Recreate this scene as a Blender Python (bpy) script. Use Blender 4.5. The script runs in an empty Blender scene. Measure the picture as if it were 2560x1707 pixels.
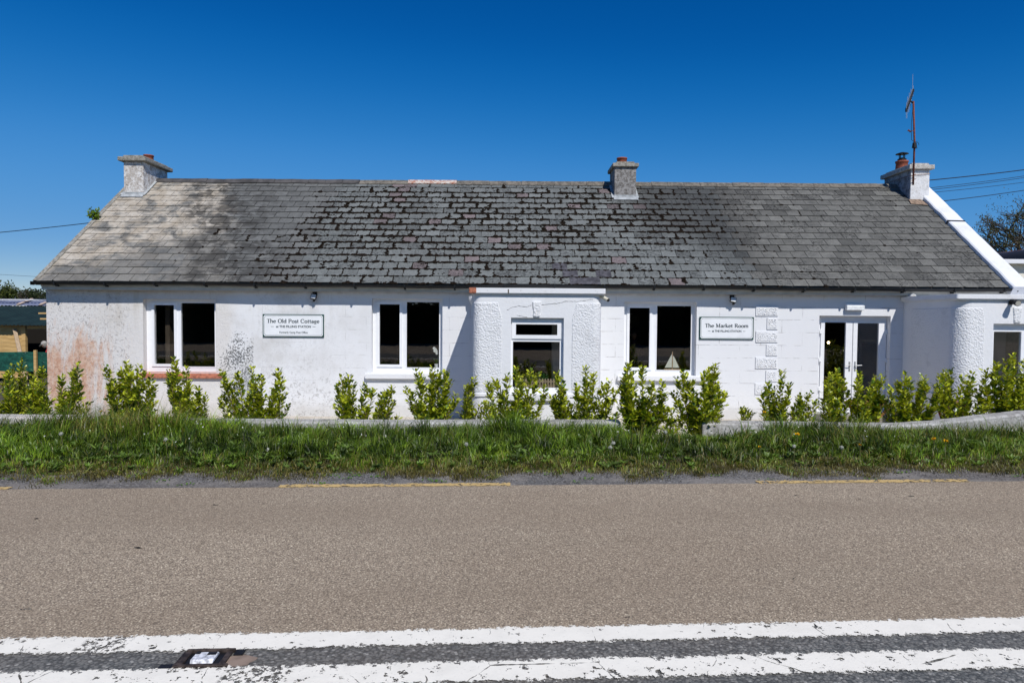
import bpy, bmesh, math, random
import numpy as np
from mathutils import Vector, Matrix, noise as mnoise
R = math.radians
SC = bpy.context.scene
COL = SC.collection
# ------------------------------------------------------------------ camera, sky, sun, exposure
CAMZ = 2.10
PITCH, ROLL, F, CX, CY = R(2.04), 0.0072, 1707.0, 1280.0, 853.5
Fv = Vector((0, math.cos(PITCH), -math.sin(PITCH)))
R0 = Vector((1, 0, 0)); U0 = Vector((0, math.sin(PITCH), math.cos(PITCH)))
Rv = R0*math.cos(ROLL) + U0*math.sin(ROLL)
Uv = -R0*math.sin(ROLL) + U0*math.cos(ROLL)
cam = bpy.data.cameras.new('camera'); camo = bpy.data.objects.new('camera', cam); COL.objects.link(camo)
cam.lens = 24.0; cam.sensor_width = 36.0; cam.clip_end = 3000; cam.clip_start = 0.05
M = Matrix.Identity(4)
for i in range(3):
    M[i][0] = Rv[i]; M[i][1] = Uv[i]; M[i][2] = -Fv[i]
M[2][3] = CAMZ
camo.matrix_world = M
SC.camera = camo
SUN = Vector((0.42, -1.0, 1.16)).normalized()
EL = math.asin(SUN.z)
w = bpy.data.worlds.new('World'); SC.world = w; w.use_nodes = True
wn = w.node_tree; bg = wn.nodes['Background']
sky = wn.nodes.new('ShaderNodeTexSky'); sky.sky_type = 'NISHITA'; sky.sun_disc = False
sky.sun_elevation = EL; sky.sun_rotation = math.atan2(SUN.x, SUN.y)
sky.air_density = 0.85; sky.dust_density = 0.0; sky.ozone_density = 4.0; sky.altitude = 400
SKS = 0.085
def wmul(k):
    v = wn.nodes.new('ShaderNodeVectorMath'); v.operation = 'SCALE'; v.inputs['Scale'].default_value = k; return v
v1, v2 = wmul(SKS), wmul(1/SKS)
cv = wn.nodes.new('ShaderNodeRGBCurve')                 # the deep polarised blue of the day
for ch, pts in enumerate([[(0,0),(.082,.001),(.105,.006),(.13,.020),(.175,.055),(.371,.175),(1,.95)],
                          [(0,0),(.15,.089),(.188,.133),(.235,.188),(.309,.258),(.571,.39),(1,.85)],
                          [(0,0),(.292,.342),(.361,.445),(.429,.527),(.533,.62),(.761,.68),(1,.76)]]):
    c = cv.mapping.curves[ch]
    c.points[0].location = pts[0]; c.points[1].location = pts[-1]
    for p in pts[1:-1]: c.points.new(*p)
cv.mapping.update()
wn.links.new(sky.outputs[0], v1.inputs[0]); wn.links.new(v1.outputs[0], cv.inputs['Color']); wn.links.new(cv.outputs[0], v2.inputs[0])
wn.links.new(v2.outputs[0], bg.inputs['Color']); bg.inputs['Strength'].default_value = SKS
sl = bpy.data.lights.new('sun', 'SUN'); sl.energy = 4.2; sl.angle = R(0.5); sl.color = (1.0, 0.965, 0.91)
slo = bpy.data.objects.new('sun', sl); COL.objects.link(slo)
slo.rotation_euler = SUN.to_track_quat('Z', 'Y').to_euler(); slo.location = (5, -10, 20)
SC.view_settings.view_transform = 'Standard'; SC.view_settings.look = 'None'
SC.view_settings.exposure = 0.0; SC.view_settings.gamma = 1.0
SC.render.engine = 'CYCLES'
SC.cycles.max_bounces = 8; SC.cycles.transparent_max_bounces = 16

def ray(px, py): return Fv + Rv*((px-CX)/F) + Uv*((CY-py)/F)
def P(px, py, Y):                         # point of the plane at depth Y
    d = ray(px, py); t = Y/d.y
    return (d.x*t, CAMZ + d.z*t)
def G(px, py, z):                         # point of the level z
    d = ray(px, py); t = (z-CAMZ)/d.z
    return (d.x*t, d.y*t)
def RECT(x0, y0, x1, y1, Y):
    xm, ym = (x0+x1)/2, (y0+y1)/2
    return (P(x0, ym, Y)[0], P(x1, ym, Y)[0], P(xm, y1, Y)[1], P(xm, y0, Y)[1])   # X0 X1 Z0 Z1

# ------------------------------------------------------------------ mesh helper
BASE = {}
class MB:
    def __init__(s): s.v = []; s.f = []; s.c = []
    def quad(s, *p):
        n = len(s.v); s.v += [tuple(q) for q in p]; s.f.append(tuple(range(n, n+len(p))))
    def box(s, x0, x1, y0, y1, z0, z1, mtx=None):
        p = [(x, y, z) for z in (z0, z1) for x, y in ((x0, y0), (x1, y0), (x1, y1), (x0, y1))]
        if mtx is not None: p = [tuple(mtx @ Vector(q)) for q in p]
        n = len(s.v); s.v += p
        for f in ((0,3,2,1),(4,5,6,7),(0,1,5,4),(1,2,6,5),(2,3,7,6),(3,0,4,7)): s.f.append(tuple(n+i for i in f))
    def bar(s, a, b, w, h=None, up=(0,0,1)):
        a, b = Vector(a), Vector(b); h = h or w; d = (b-a); L = d.length; d.normalize()
        u = Vector(up)
        if abs(d.dot(u)) > .98: u = Vector((0,1,0))
        x = d.cross(u).normalized(); y = x.cross(d)
        m = Matrix((( x.x, d.x, y.x, a.x), (x.y, d.y, y.y, a.y), (x.z, d.z, y.z, a.z), (0,0,0,1)))
        s.box(-w/2, w/2, 0, L, -h/2, h/2, m)
    def tube(s, pts, r, n=8, cap=True):
        pts = [Vector(p) for p in pts]
        rs = r if isinstance(r, (list, tuple)) else [r]*len(pts)
        base = len(s.v); ref = None
        for i, p in enumerate(pts):
            d = (pts[min(i+1, len(pts)-1)] - pts[max(i-1, 0)])
            if d.length < 1e-9: d = Vector((0,0,1))
            d.normalize()
            if ref is None:
                ref = Vector((0,0,1)) if abs(d.z) < .9 else Vector((1,0,0))
            x = d.cross(ref).normalized(); y = d.cross(x)
            ref = -y if False else ref
            for k in range(n):
                a = 2*math.pi*k/n
                s.v.append(tuple(p + x*(math.cos(a)*rs[i]) + y*(math.sin(a)*rs[i])))
        for i in range(len(pts)-1):
            for k in range(n):
                a = base+i*n+k; b = base+i*n+(k+1) % n
                s.f.append((a, b, b+n, a+n))
        if cap:
            s.f.append(tuple(base+k for k in reversed(range(n))))
            e = base+(len(pts)-1)*n; s.f.append(tuple(e+k for k in range(n)))
    def lathe(s, prof, c, n=20):
        base = len(s.v)
        for r, z in prof:
            for k in range(n):
                a = 2*math.pi*k/n; s.v.append((c[0]+r*math.cos(a), c[1]+r*math.sin(a), c[2]+z))
        for i in range(len(prof)-1):
            for k in range(n):
                a = base+i*n+k; b = base+i*n+(k+1) % n; s.f.append((a, b, b+n, a+n))
        s.f.append(tuple(base+k for k in reversed(range(n))))
        e = base+(len(prof)-1)*n; s.f.append(tuple(e+k for k in range(n)))
    def prism(s, poly, y0, y1):                 # poly in XZ, extruded along Y
        n = len(poly); b = len(s.v)
        s.v += [(x, y0, z) for x, z in poly] + [(x, y1, z) for x, z in poly]
        s.f.append(tuple(b+i for i in range(n))); s.f.append(tuple(b+n+i for i in reversed(range(n))))
        for i in range(n):
            j = (i+1) % n; s.f.append((b+j, b+i, b+n+i, b+n+j))
    def prismz(s, poly, z0, z1):
        n = len(poly); b = len(s.v)
        s.v += [(x, y, z0) for x, y in poly] + [(x, y, z1) for x, y in poly]
        s.f.append(tuple(b+i for i in reversed(range(n)))); s.f.append(tuple(b+n+i for i in range(n)))
        for i in range(n):
            j = (i+1) % n; s.f.append((b+i, b+j, b+n+j, b+n+i))
    def prismx(s, poly, x0, x1):                # poly in YZ
        n = len(poly); b = len(s.v)
        s.v += [(x0, y, z) for y, z in poly] + [(x1, y, z) for y, z in poly]
        s.f.append(tuple(b+i for i in range(n))); s.f.append(tuple(b+n+i for i in reversed(range(n))))
        for i in range(n):
            j = (i+1) % n; s.f.append((b+j, b+i, b+n+i, b+n+j))
    def panel(s, x0, x1, z0, z1, holes, y0, y1, step=None):
        xs = {x0, x1}; zs = {z0, z1}
        for h in holes: xs |= {h[0], h[1]}; zs |= {h[2], h[3]}
        xs = sorted(x for x in xs if x0-1e-6 <= x <= x1+1e-6); zs = sorted(z for z in zs if z0-1e-6 <= z <= z1+1e-6)
        def solid(i, j):
            if i < 0 or j < 0 or i >= len(xs)-1 or j >= len(zs)-1: return False
            cx, cz = (xs[i]+xs[i+1])/2, (zs[j]+zs[j+1])/2
            return not any(h[0] < cx < h[1] and h[2] < cz < h[3] for h in holes)
        for i in range(len(xs)-1):
            for j in range(len(zs)-1):
                if not solid(i, j): continue
                a, b, c, d = xs[i], xs[i+1], zs[j], zs[j+1]
                s.quad((a,y0,c),(b,y0,c),(b,y0,d),(a,y0,d)); s.quad((a,y1,c),(a,y1,d),(b,y1,d),(b,y1,c))
                if not solid(i-1, j): s.quad((a,y0,c),(a,y0,d),(a,y1,d),(a,y1,c))
                if not solid(i+1, j): s.quad((b,y0,c),(b,y1,c),(b,y1,d),(b,y0,d))
                if not solid(i, j-1): s.quad((a,y0,c),(a,y1,c),(b,y1,c),(b,y0,c))
                if not solid(i, j+1): s.quad((a,y0,d),(b,y0,d),(b,y1,d),(a,y1,d))
    def blob(s, c, r, seed=0, sub=1, axes=None):
        n = len(s.v); V, Fc = ICO[sub]
        rnd = random.Random(seed)
        for v in V:
            k = 1+rnd.uniform(-.22, .22)
            q = Vector((v[0]*r[0], v[1]*r[1], v[2]*r[2]))*k
            if axes is not None: q = axes @ q
            s.v.append((c[0]+q[0], c[1]+q[1], c[2]+q[2]))
        for f in Fc: s.f.append((n+f[0], n+f[1], n+f[2]))
    def build(s, name, mat, parent=None, smooth=False, bev=0, weld=False):
        b = BASE.get(parent.name, Vector((0,0,0))) if parent else Vector((0,0,0))
        me = bpy.data.meshes.new(name)
        me.from_pydata([(x-b.x, y-b.y, z-b.z) for x, y, z in s.v], [], s.f)
        if weld:
            bm = bmesh.new(); bm.from_mesh(me); bmesh.ops.remove_doubles(bm, verts=bm.verts, dist=1e-5)
            bmesh.ops.recalc_face_normals(bm, faces=bm.faces); bm.to_mesh(me); bm.free()
        if s.c and len(s.c) == len(s.f):
            at = me.color_attributes.new('tint', 'FLOAT_COLOR', 'CORNER')
            arr = []
            for p in me.polygons:
                arr += list(s.c[p.index])*p.loop_total
            at.data.foreach_set('color', arr)
        me.materials.append(mat)
        if smooth: me.polygons.foreach_set('use_smooth', [True]*len(me.polygons))
        o = bpy.data.objects.new(name, me); COL.objects.link(o)
        if parent: o.parent = parent; BASE[o.name] = b
        else: BASE[o.name] = Vector((0,0,0))
        if bev:
            m = o.modifiers.new('bevel', 'BEVEL'); m.width = bev; m.segments = 2; m.limit_method = 'ANGLE'; m.angle_limit = R(40)
        return o
def mkico(sub):
    bm = bmesh.new(); bmesh.ops.create_icosphere(bm, subdivisions=sub, radius=1)
    V = [tuple(v.co) for v in bm.verts]; Fc = [tuple(v.index for v in f.verts) for f in bm.faces]; bm.free(); return V, Fc
ICO = {1: mkico(1), 2: mkico(2), 3: mkico(3)}
def thing(name, loc, label, cat, group=None):
    o = bpy.data.objects.new(name, None); COL.objects.link(o); o.location = loc; o.empty_display_size = .2
    BASE[o.name] = Vector(loc); tag(o, label, cat, group); return o
def tag(o, label=None, cat=None, group=None, kind=None):
    if label: o['label'] = label
    if cat: o['category'] = cat
    if group: o['group'] = group
    if kind: o['kind'] = kind
    return o
def npmesh(name, V, Fa, colr, mat, parent=None):      # numpy triangles / quads with per-vertex tint
    b = BASE.get(parent.name, Vector((0,0,0))) if parent else Vector((0,0,0))
    V = V - np.array([b.x, b.y, b.z])
    me = bpy.data.meshes.new(name); k = Fa.shape[1]
    me.vertices.add(len(V)); me.vertices.foreach_set('co', V.astype(np.float32).ravel())
    me.loops.add(Fa.size); me.loops.foreach_set('vertex_index', Fa.astype(np.int32).ravel())
    me.polygons.add(len(Fa)); me.polygons.foreach_set('loop_start', np.arange(0, Fa.size, k, dtype=np.int32))
    me.polygons.foreach_set('loop_total', np.full(len(Fa), k, dtype=np.int32))
    me.update(calc_edges=True); me.validate()
    if colr is not None:
        at = me.color_attributes.new('tint', 'FLOAT_COLOR', 'POINT')
        at.data.foreach_set('color', np.concatenate([colr, np.ones((len(colr), 1))], 1).astype(np.float32).ravel())
    me.materials.append(mat)
    o = bpy.data.objects.new(name, me); COL.objects.link(o)
    if parent: o.parent = parent
    BASE[o.name] = b
    return o

# ------------------------------------------------------------------ material helper
class N:
    def __init__(s, name):
        s.m = bpy.data.materials.new(name); s.m.use_nodes = True; s.t = s.m.node_tree
        s.b = s.t.nodes['Principled BSDF']; s.out = s.t.nodes['Material Output']
        s.b.inputs['Roughness'].default_value = .8
        s.b.inputs['Specular IOR Level'].default_value = .3
        g = s.t.nodes.new('ShaderNodeNewGeometry'); s.pos = g.outputs['Position']
        x = s.t.nodes.new('ShaderNodeSeparateXYZ'); s.t.links.new(s.pos, x.inputs[0])
        s.X, s.Y, s.Z = x.outputs
    def _in(s, sock, v):
        if v is None: return
        if hasattr(v, 'links'): s.t.links.new(v, sock)
        else:
            if hasattr(sock.default_value, '__len__'):
                if not hasattr(v, '__len__'): v = (v,)*3
                sock.default_value = tuple(v) + ((1,) if len(sock.default_value) == 4 and len(v) == 3 else ())
            else: sock.default_value = v
    def math(s, op, a, b=None, c=None, clamp=False):
        n = s.t.nodes.new('ShaderNodeMath'); n.operation = op; n.use_clamp = clamp
        s._in(n.inputs[0], a); s._in(n.inputs[1], b)
        if c is not None: s._in(n.inputs[2], c)
        return n.outputs[0]
    def mul(s, a, b): return s.math('MULTIPLY', a, b)
    def add(s, a, b): return s.math('ADD', a, b)
    def mr(s, v, a, b, c=0, d=1, smooth=True):
        n = s.t.nodes.new('ShaderNodeMapRange'); n.interpolation_type = 'SMOOTHSTEP' if smooth else 'LINEAR'
        for i, q in enumerate((v, a, b, c, d)): s._in(n.inputs[i], q)
        return n.outputs[0]
    def mix(s, f, a, b, mode='MIX'):
        n = s.t.nodes.new('ShaderNodeMix'); n.data_type = 'RGBA'; n.blend_type = mode
        s._in(n.inputs[0], f); s._in(n.inputs[6], a); s._in(n.inputs[7], b); return n.outputs[2]
    def vec(s, scale=(1,1,1), rot=(0,0,0), loc=(0,0,0), src=None):
        n = s.t.nodes.new('ShaderNodeMapping'); s._in(n.inputs['Vector'], src if src is not None else s.pos)
        n.inputs['Scale'].default_value = scale; n.inputs['Rotation'].default_value = rot; n.inputs['Location'].default_value = loc
        return n.outputs[0]
    def noise(s, scale, detail=3, rough=.55, vec=None, dist=0):
        n = s.t.nodes.new('ShaderNodeTexNoise'); s._in(n.inputs['Vector'], vec if vec is not None else s.pos)
        n.inputs['Scale'].default_value = scale; n.inputs['Detail'].default_value = detail
        n.inputs['Roughness'].default_value = rough; n.inputs['Distortion'].default_value = dist
        return n.outputs['Fac']
    def vor(s, scale, vec=None, feat='F1', out='Distance', rnd=1):
        n = s.t.nodes.new('ShaderNodeTexVoronoi'); s._in(n.inputs['Vector'], vec if vec is not None else s.pos)
        n.feature = feat; n.inputs['Scale'].default_value = scale; n.inputs['Randomness'].default_value = rnd
        return n.outputs[out]
    def comb(s, x, y, z=0):
        n = s.t.nodes.new('ShaderNodeCombineXYZ'); s._in(n.inputs[0], x); s._in(n.inputs[1], y); s._in(n.inputs[2], z); return n.outputs[0]
    def attr(s, name='tint', out='Color'):
        n = s.t.nodes.new('ShaderNodeAttribute'); n.attribute_name = name; return n.outputs[out]
    def bump(s, h, strength=.5, dist=.01, nrm=None):
        n = s.t.nodes.new('ShaderNodeBump'); n.inputs['Strength'].default_value = strength; n.inputs['Distance'].default_value = dist
        s._in(n.inputs['Height'], h)
        if nrm is not None: s.t.links.new(nrm, n.inputs['Normal'])
        s.t.links.new(n.outputs[0], s.b.inputs['Normal']); return n.outputs[0]
    def col(s, c): s._in(s.b.inputs['Base Color'], c); return s
    def rough(s, v): s._in(s.b.inputs['Roughness'], v); return s
def simple(name, c, rough=.7, metal=0, var=.12, scale=12, spec=.3, bump=0, bscale=60):
    n = N(name); f = n.noise(scale, 4)
    n.col(n.mix(n.mr(f, .3, .7, 0, 1), tuple(k*(1-var) for k in c), tuple(min(1, k*(1+var)) for k in c)))
    n.rough(rough); n.b.inputs['Metallic'].default_value = metal; n.b.inputs['Specular IOR Level'].default_value = spec
    if bump: n.bump(n.noise(bscale, 3), .6, bump)
    return n.m

# --- painted wall
def wall_material():
    n = N('painted_wall'); X, Z = n.X, n.Z
    base = (.74, .748, .765)
    # faint overall grime
    g1 = n.mr(n.noise(1.1, 6, .62), .45, .75, 0, .45)
    g2 = n.mr(n.noise(7, 5, .7), .52, .75, 0, .5)
    grimezone = n.mr(X, -6.6, -1.2, 1, .0)
    c = n.mix(n.mul(g1, n.add(n.mul(grimezone, 1.3), .12)), base, (.47, .45, .42))
    c = n.mix(n.mul(g2, n.add(n.mul(grimezone, .55), .10)), c, (.50, .48, .44))
    # vertical streaks under the eaves
    st = n.mr(n.noise(3.2, 4, .6, n.vec((1.6, 1, .12))), .52, .72, 0, 1)
    c = n.mix(n.mul(n.mul(st, n.mr(Z, 1.2, 2.6, 0, .5)), n.add(n.mul(grimezone, .6), .1)), c, (.36, .33, .28))
    # rough left part
    left = n.mr(n.add(X, n.mul(n.noise(3, 4), .5)), -6.15, -5.75, 1, 0)
    farleft = n.mr(X, -8.6, -8.3, 1, 0)
    c = n.mix(n.mul(left, .42), c, (.60, .545, .48))
    scr = n.mr(n.noise(16, 6, .75, n.vec((1, 1, .8), (0, .6, 0)), 1.6), .56, .64, 0, 1)
    c = n.mix(n.mul(n.mul(scr, farleft), .55), c, (.33, .27, .24))
    scr2 = n.mr(n.noise(45, 4, .7), .6, .7, 0, 1)
    c = n.mix(n.mul(n.mul(scr2, left), .45), c, (.28, .25, .22))
    # orange stain, streaked
    sn = n.noise(1.6, 7, .72, n.vec((2.4, 1, .6), (0, .45, 0)), .8)
    zone = n.mul(n.mr(X, -9.9, -7.9, 1, 0), n.mul(n.mr(Z, -.3, .45, .6, 1), n.mr(Z, 1.0, 2.3, 1, 0)))
    stain = n.mr(n.add(n.mul(sn, 1.35), n.mul(zone, .36)), .72, 1.10, 0, 1)
    stain = n.mul(stain, n.mr(zone, .02, .3, 0, 1))
    oc = n.mix(n.mr(n.noise(9, 4), .35, .65), (.50, .24, .13), (.64, .42, .29))
    c = n.mix(n.mul(stain, .85), c, oc)
    # white scratches across the stain
    ws = n.mr(n.noise(10, 5, .7, n.vec((2.6, 1, .55), (0, .7, 0)), .8), .58, .68, 0, 1)
    c = n.mix(n.mul(n.mul(ws, stain), .8), c, (.72, .69, .66))
    # black mould speckles in a patch
    pz = n.mul(n.mr(X, -6.95, -6.1, .2, 1), n.mul(n.mr(X, -5.74, -5.70, 1, .05), n.mul(n.mr(Z, 1.3, 2.25, 1, .25), n.mr(Z, -.1, .5, .7, 1))))
    mould = n.mr(n.add(n.noise(26, 5, .72), n.mul(n.mr(n.noise(2.5, 3), .3, .7), .10)), n.math('SUBTRACT', .80, n.mul(pz, .255)), n.math('SUBTRACT', .85, n.mul(pz, .255)), 0, 1)
    mz = n.mul(mould, n.mr(pz, .02, .1, 0, 1))
    c = n.mix(n.mul(mz, .85), c, (.055, .06, .06))
    greenish = n.mul(n.mr(X, -6.5, -6.0, 0, 1), n.mul(n.mr(X, -5.74, -5.68, 1, 0), n.mr(Z, .1, 1.2, .75, 0)))
    c = n.mix(n.mul(greenish, n.mr(n.noise(5, 5, .6), .3, .65)), c, (.33, .35, .36))
    # mould wisps right of the patch
    wz = n.mul(n.mr(X, -5.7, -5.6, 0, 1), n.mul(n.mr(X, -4.8, -2.6, 1, .1), n.mr(Z, .2, 1.3, 1, .25)))
    wn_ = n.mr(n.noise(13, 7, .75, None, 1.0), .50, .64, 0, 1)
    c = n.mix(n.mul(n.mul(wn_, wz), .75), c, (.25, .24, .23))
    # ruled courses
    br = n.t.nodes.new('ShaderNodeTexBrick')
    n._in(br.inputs['Vector'], n.comb(n.add(X, n.mul(n.noise(2, 2), .02)), n.add(n.add(Z, -.105), n.mul(n.noise(1.5, 2), .012)), 0))
    br.inputs['Color1'].default_value = (0,0,0,1); br.inputs['Color2'].default_value = (0,0,0,1); br.inputs['Mortar'].default_value = (1,1,1,1)
    br.inputs['Scale'].default_value = 1; br.inputs['Mortar Size'].default_value = .006; br.inputs['Brick Width'].default_value = .92; br.inputs['Row Height'].default_value = .283
    br.inputs['Mortar Smooth'].default_value = .3
    line = n.mul(br.outputs['Fac'], n.mr(n.noise(3.5, 5, .75), .42, .62, .0, 1))
    line = n.mul(line, n.mr(X, -5.8, 1.5, .35, 1))
    line = n.mul(line, n.mr(left, 0, 1, 1, 0))
    c = n.mix(n.mul(line, .60), c, (.30, .29, .29))
    # splash dirt at foot and top stain
    c = n.mix(n.mul(n.mr(n.add(Z, n.mul(n.noise(5, 4), .25)), .08, .38, 1, 0), .35), c, (.40, .37, .32))
    c = n.mix(n.mul(n.mr(n.add(Z, n.mul(n.noise(6, 4), .12)), 2.62, 2.74, 0, 1), .5), c, (.28, .22, .16))
    n.col(c); n.rough(.85)
    h = n.add(n.mul(n.noise(22, 5, .65), n.add(.25, n.mul(left, .9))), n.mul(line, -.8))
    h = n.add(h, n.mul(scr, n.mul(farleft, -.9)))
    n.bump(h, .7, .012)
    return n.m
MW = wall_material()
def white_mat(name, dirt=.25, col=(.74, .748, .765), bs=18, bd=.008, extra=None):
    n = N(name)
    d = n.mul(n.mr(n.noise(2.2, 6, .68), .5, .75, 0, 1), dirt)
    c = n.mix(d, col, (.45, .43, .39))
    c = n.mix(n.mul(n.mr(n.noise(14, 5, .7), .6, .72, 0, 1), dirt*.9), c, (.33, .31, .29))
    n.col(c); n.rough(.8); n.bump(n.noise(bs, 4, .6), .6, bd); return n.m
MSM = white_mat('smooth_white_render', .16)
MSMD = white_mat('smooth_white_render_dirty', .5)
def dash():
    n = N('white_pebbledash')
    v = n.vor(36, None, 'SMOOTH_F1'); f = n.noise(30, 4, .7)
    c = n.mix(n.mr(f, .60, .74, 0, .55), (.74, .748, .765), (.42, .40, .38))
    c = n.mix(n.mul(n.mr(n.noise(2.3, 5, .65), .56, .74, 0, 1), .35), c, (.46, .46, .47))
    n.col(c); n.rough(.9)
    n.bump(n.add(n.mul(v, -1.2), n.mul(f, .8)), .9, .014); return n.m
MDASH = dash()
def quoin_m():
    n = N('vermiculated_white'); n.col(n.mix(n.mr(n.noise(25, 4), .5, .7, 0, .25), (.74, .748, .765), (.5, .5, .5)))
    n.bump(n.noise(20, 3, .6, None, 1.5), 1.0, .03); return n.m
MQ = quoin_m()
MUPVC = simple('white_plastic_frame', (.83, .84, .86), .35, var=.02, spec=.5)
MCREAM = simple('cream_fascia_board', (.55, .54, .50), .55, var=.1, scale=5)
MBLACKG = simple('black_gutter_plastic', (.008, .009, .010), .42, var=.3, spec=.35)
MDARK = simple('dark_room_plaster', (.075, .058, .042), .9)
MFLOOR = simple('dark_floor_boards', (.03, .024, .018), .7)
MBEIGE = simple('beige_inner_wall', (.34, .32, .26), .9)
MBLK = simple('black_metal', (.012, .012, .013), .5)
MBRICK = simple('red_painted_sill', (.42, .15, .09), .8, var=.35, scale=14, bump=.006)
MBARE = simple('bare_orange_brick', (.40, .15, .09), .9, var=.4, scale=25, bump=.01)
MCHROME = simple('handle_white_metal', (.6, .61, .62), .25, metal=.6)
MWOOD = simple('oiled_teak', (.36, .13, .055), .55, var=.3, scale=18)
def glass():
    n = N('window_glass'); t = n.t
    tr = t.nodes.new('ShaderNodeBsdfTransparent'); tr.inputs[0].default_value = (.80, .81, .80, 1)
    gl = t.nodes.new('ShaderNodeBsdfGlossy'); gl.inputs['Roughness'].default_value = 0.0; gl.inputs[0].default_value = (.9,.9,.9,1)
    gg = t.nodes.new('ShaderNodeNewGeometry'); dt = t.nodes.new('ShaderNodeVectorMath'); dt.operation = 'DOT_PRODUCT'
    t.links.new(gg.outputs['Incoming'], dt.inputs[0]); t.links.new(gg.outputs['Normal'], dt.inputs[1])
    sch = n.math('POWER', n.math('SUBTRACT', 1.0, n.math('ABSOLUTE', dt.outputs['Value'])), 5.0)
    b = t.nodes.new('ShaderNodeBump'); b.inputs['Strength'].default_value = .02; b.inputs['Distance'].default_value = .02
    t.links.new(n.noise(2.5, 2), b.inputs['Height']); t.links.new(b.outputs[0], gl.inputs['Normal'])
    m = t.nodes.new('ShaderNodeMixShader'); t.links.new(n.add(n.mul(sch, .90), .10), m.inputs[0])
    t.links.new(tr.outputs[0], m.inputs[1]); t.links.new(gl.outputs[0], m.inputs[2]); t.links.new(m.outputs[0], n.out.inputs[0])
    return n.m
MGL = glass()

# --- slates
def slate_material():
    n = N('old_slate'); X, Z = n.X, n.Z
    tint = n.attr()
    f = n.noise(28, 5, .7); f2 = n.noise(5, 4, .6); f3 = n.noise(1.0, 5, .6)
    c = n.mix(n.mr(f, .35, .7, 0, .6), (.122, .124, .119), (.215, .217, .206))
    c = n.mix(n.mr(f2, .4, .7, 0, .45), c, (.075, .077, .075))
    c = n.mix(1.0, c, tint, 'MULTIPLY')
    # pale crust on the middle slates, black pepper spots
    mid = n.mul(n.mr(X, -4.9, -4.3, 0, 1), n.mr(X, 4.2, 6.0, 1, 0))
    crust = n.mr(n.noise(55, 4, .75), .47, .60, 0, 1)
    c = n.mix(n.mul(n.mul(crust, mid), .50), c, (.25, .26, .245))
    pep = n.mr(n.noise(42, 5, .78), .50, .58, 0, 1)
    pz = n.mul(n.mr(n.noise(1.9, 4, .65), .44, .58, .12, 1), n.mr(X, -7, -3, .15, 1))
    pep2 = n.mr(n.noise(17, 7, .82), .48, .60, 0, 1)
    c = n.mix(n.mul(n.mul(pep, pz), .5), c, (.018, .018, .018))
    c = n.mix(n.mul(n.mul(pep2, n.attr(out='Alpha')), .92), c, (.016, .016, .015))
    # dark speckled patches on single slates come through the tint; big grey-black blotches
    bl = n.mr(n.noise(1.5, 6, .7, n.vec((1, 1, 1.6))), .56, .70, 0, 1)
    c = n.mix(n.mul(bl, .45), c, (.035, .035, .034))
    # dark stain band under the middle chimney towards the right
    dk = n.mul(n.mr(X, 2.6, 3.6, 0, 1), n.mul(n.mr(X, 5.0, 6.4, 1, 0), n.mr(n.add(Z, n.mul(n.add(X, -3.5), .5)), 3.4, 5.0, 0, 1)))
    c = n.mix(n.mul(dk, .62), c, (.022, .021, .020))
    # cream lichen on the left, cut by a diagonal dark band
    q = n.add(X, n.add(n.mul(Z, .55), n.mul(n.add(n.noise(1.3, 5, .6, n.vec((1, 1, .7), (0, .6, 0))), -.5), 2.6)))
    cream = n.mr(q, -5.1, -4.1, 1, 0)
    q2 = n.noise(1.7, 6, .66, n.vec((1, 1, 1.5), (0, -.5, 0)), .4)
    cream = n.mul(cream, n.mr(q2, .37, .53, .12, 1))
    low = n.mr(n.add(n.add(Z, n.mul(n.add(X, 10), -.42)), n.mul(n.noise(2.2, 5, .65), .9)), 3.25, 3.75, .22, 1)
    cream = n.mul(cream, low)
    cc = n.mix(n.mr(n.noise(3, 5, .6), .35, .65), (.40, .345, .27), (.50, .455, .385))
    cc = n.mix(n.mr(n.noise(9, 5, .6, n.vec((1, 1, 2.2), (0, .8, 0))), .5, .66, 0, .6), cc, (.20, .17, .14))
    c = n.mix(n.mul(cream, .96), c, cc)
    # black weathering at the band's edge
    band = n.mul(n.mr(q, -5.9, -5.0, 0, 1), n.mr(q, -4.4, -2.8, 1, 0))
    bn = n.mr(n.noise(2.2, 6, .72, n.vec((1, 1, 1.8), (0, .7, 0)), .6), .42, .56, 0, 1)
    c = n.mix(n.mul(n.mul(band, bn), .80), c, (.040, .038, .034))
    n.col(c); n.rough(n.mr(f, .3, .7, .62, .85)); n.b.inputs['Specular IOR Level'].default_value = .25
    n.bump(n.add(n.mul(f, 1), n.mul(crust, .4)), .6, .006); return n.m
MSL = slate_material()
def moss_m():
    n = N('dry_dark_moss'); n.col(n.mix(n.mr(n.noise(40, 3), .4, .65), (.009, .007, .0055), (.024, .017, .012))); n.rough(1)
    n.b.inputs['Specular IOR Level'].default_value = .05; n.bump(n.noise(120, 2), 1, .01); return n.m
MMOSS = moss_m()
def stone(name, a, b, c3, sc=18):
    n = N(name); f = n.noise(sc, 6, .72); g = n.noise(sc*2.7, 4, .7); h = n.noise(3, 5, .65)
    c = n.mix(n.mr(f, .4, .6), a, b); c = n.mix(n.mr(g, .56, .66, 0, .85), c, c3)
    c = n.mix(n.mr(h, .55, .7, 0, .5), c, tuple(k*.6 for k in b)); n.col(c); n.rough(.92)
    n.bump(n.add(f, g), .9, .012); return n.m
MCH1 = stone('peeling_white_chimney_render', (.72, .71, .69), (.42, .38, .34), (.16, .12, .09), 9)
MCH2 = stone('lichened_grey_render', (.30, .29, .28), (.13, .12, .11), (.50, .49, .47), 16)
MCH3 = stone('white_chimney_render_stained', (.74, .745, .755), (.66, .655, .65), (.40, .38, .36), 7)
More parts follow.
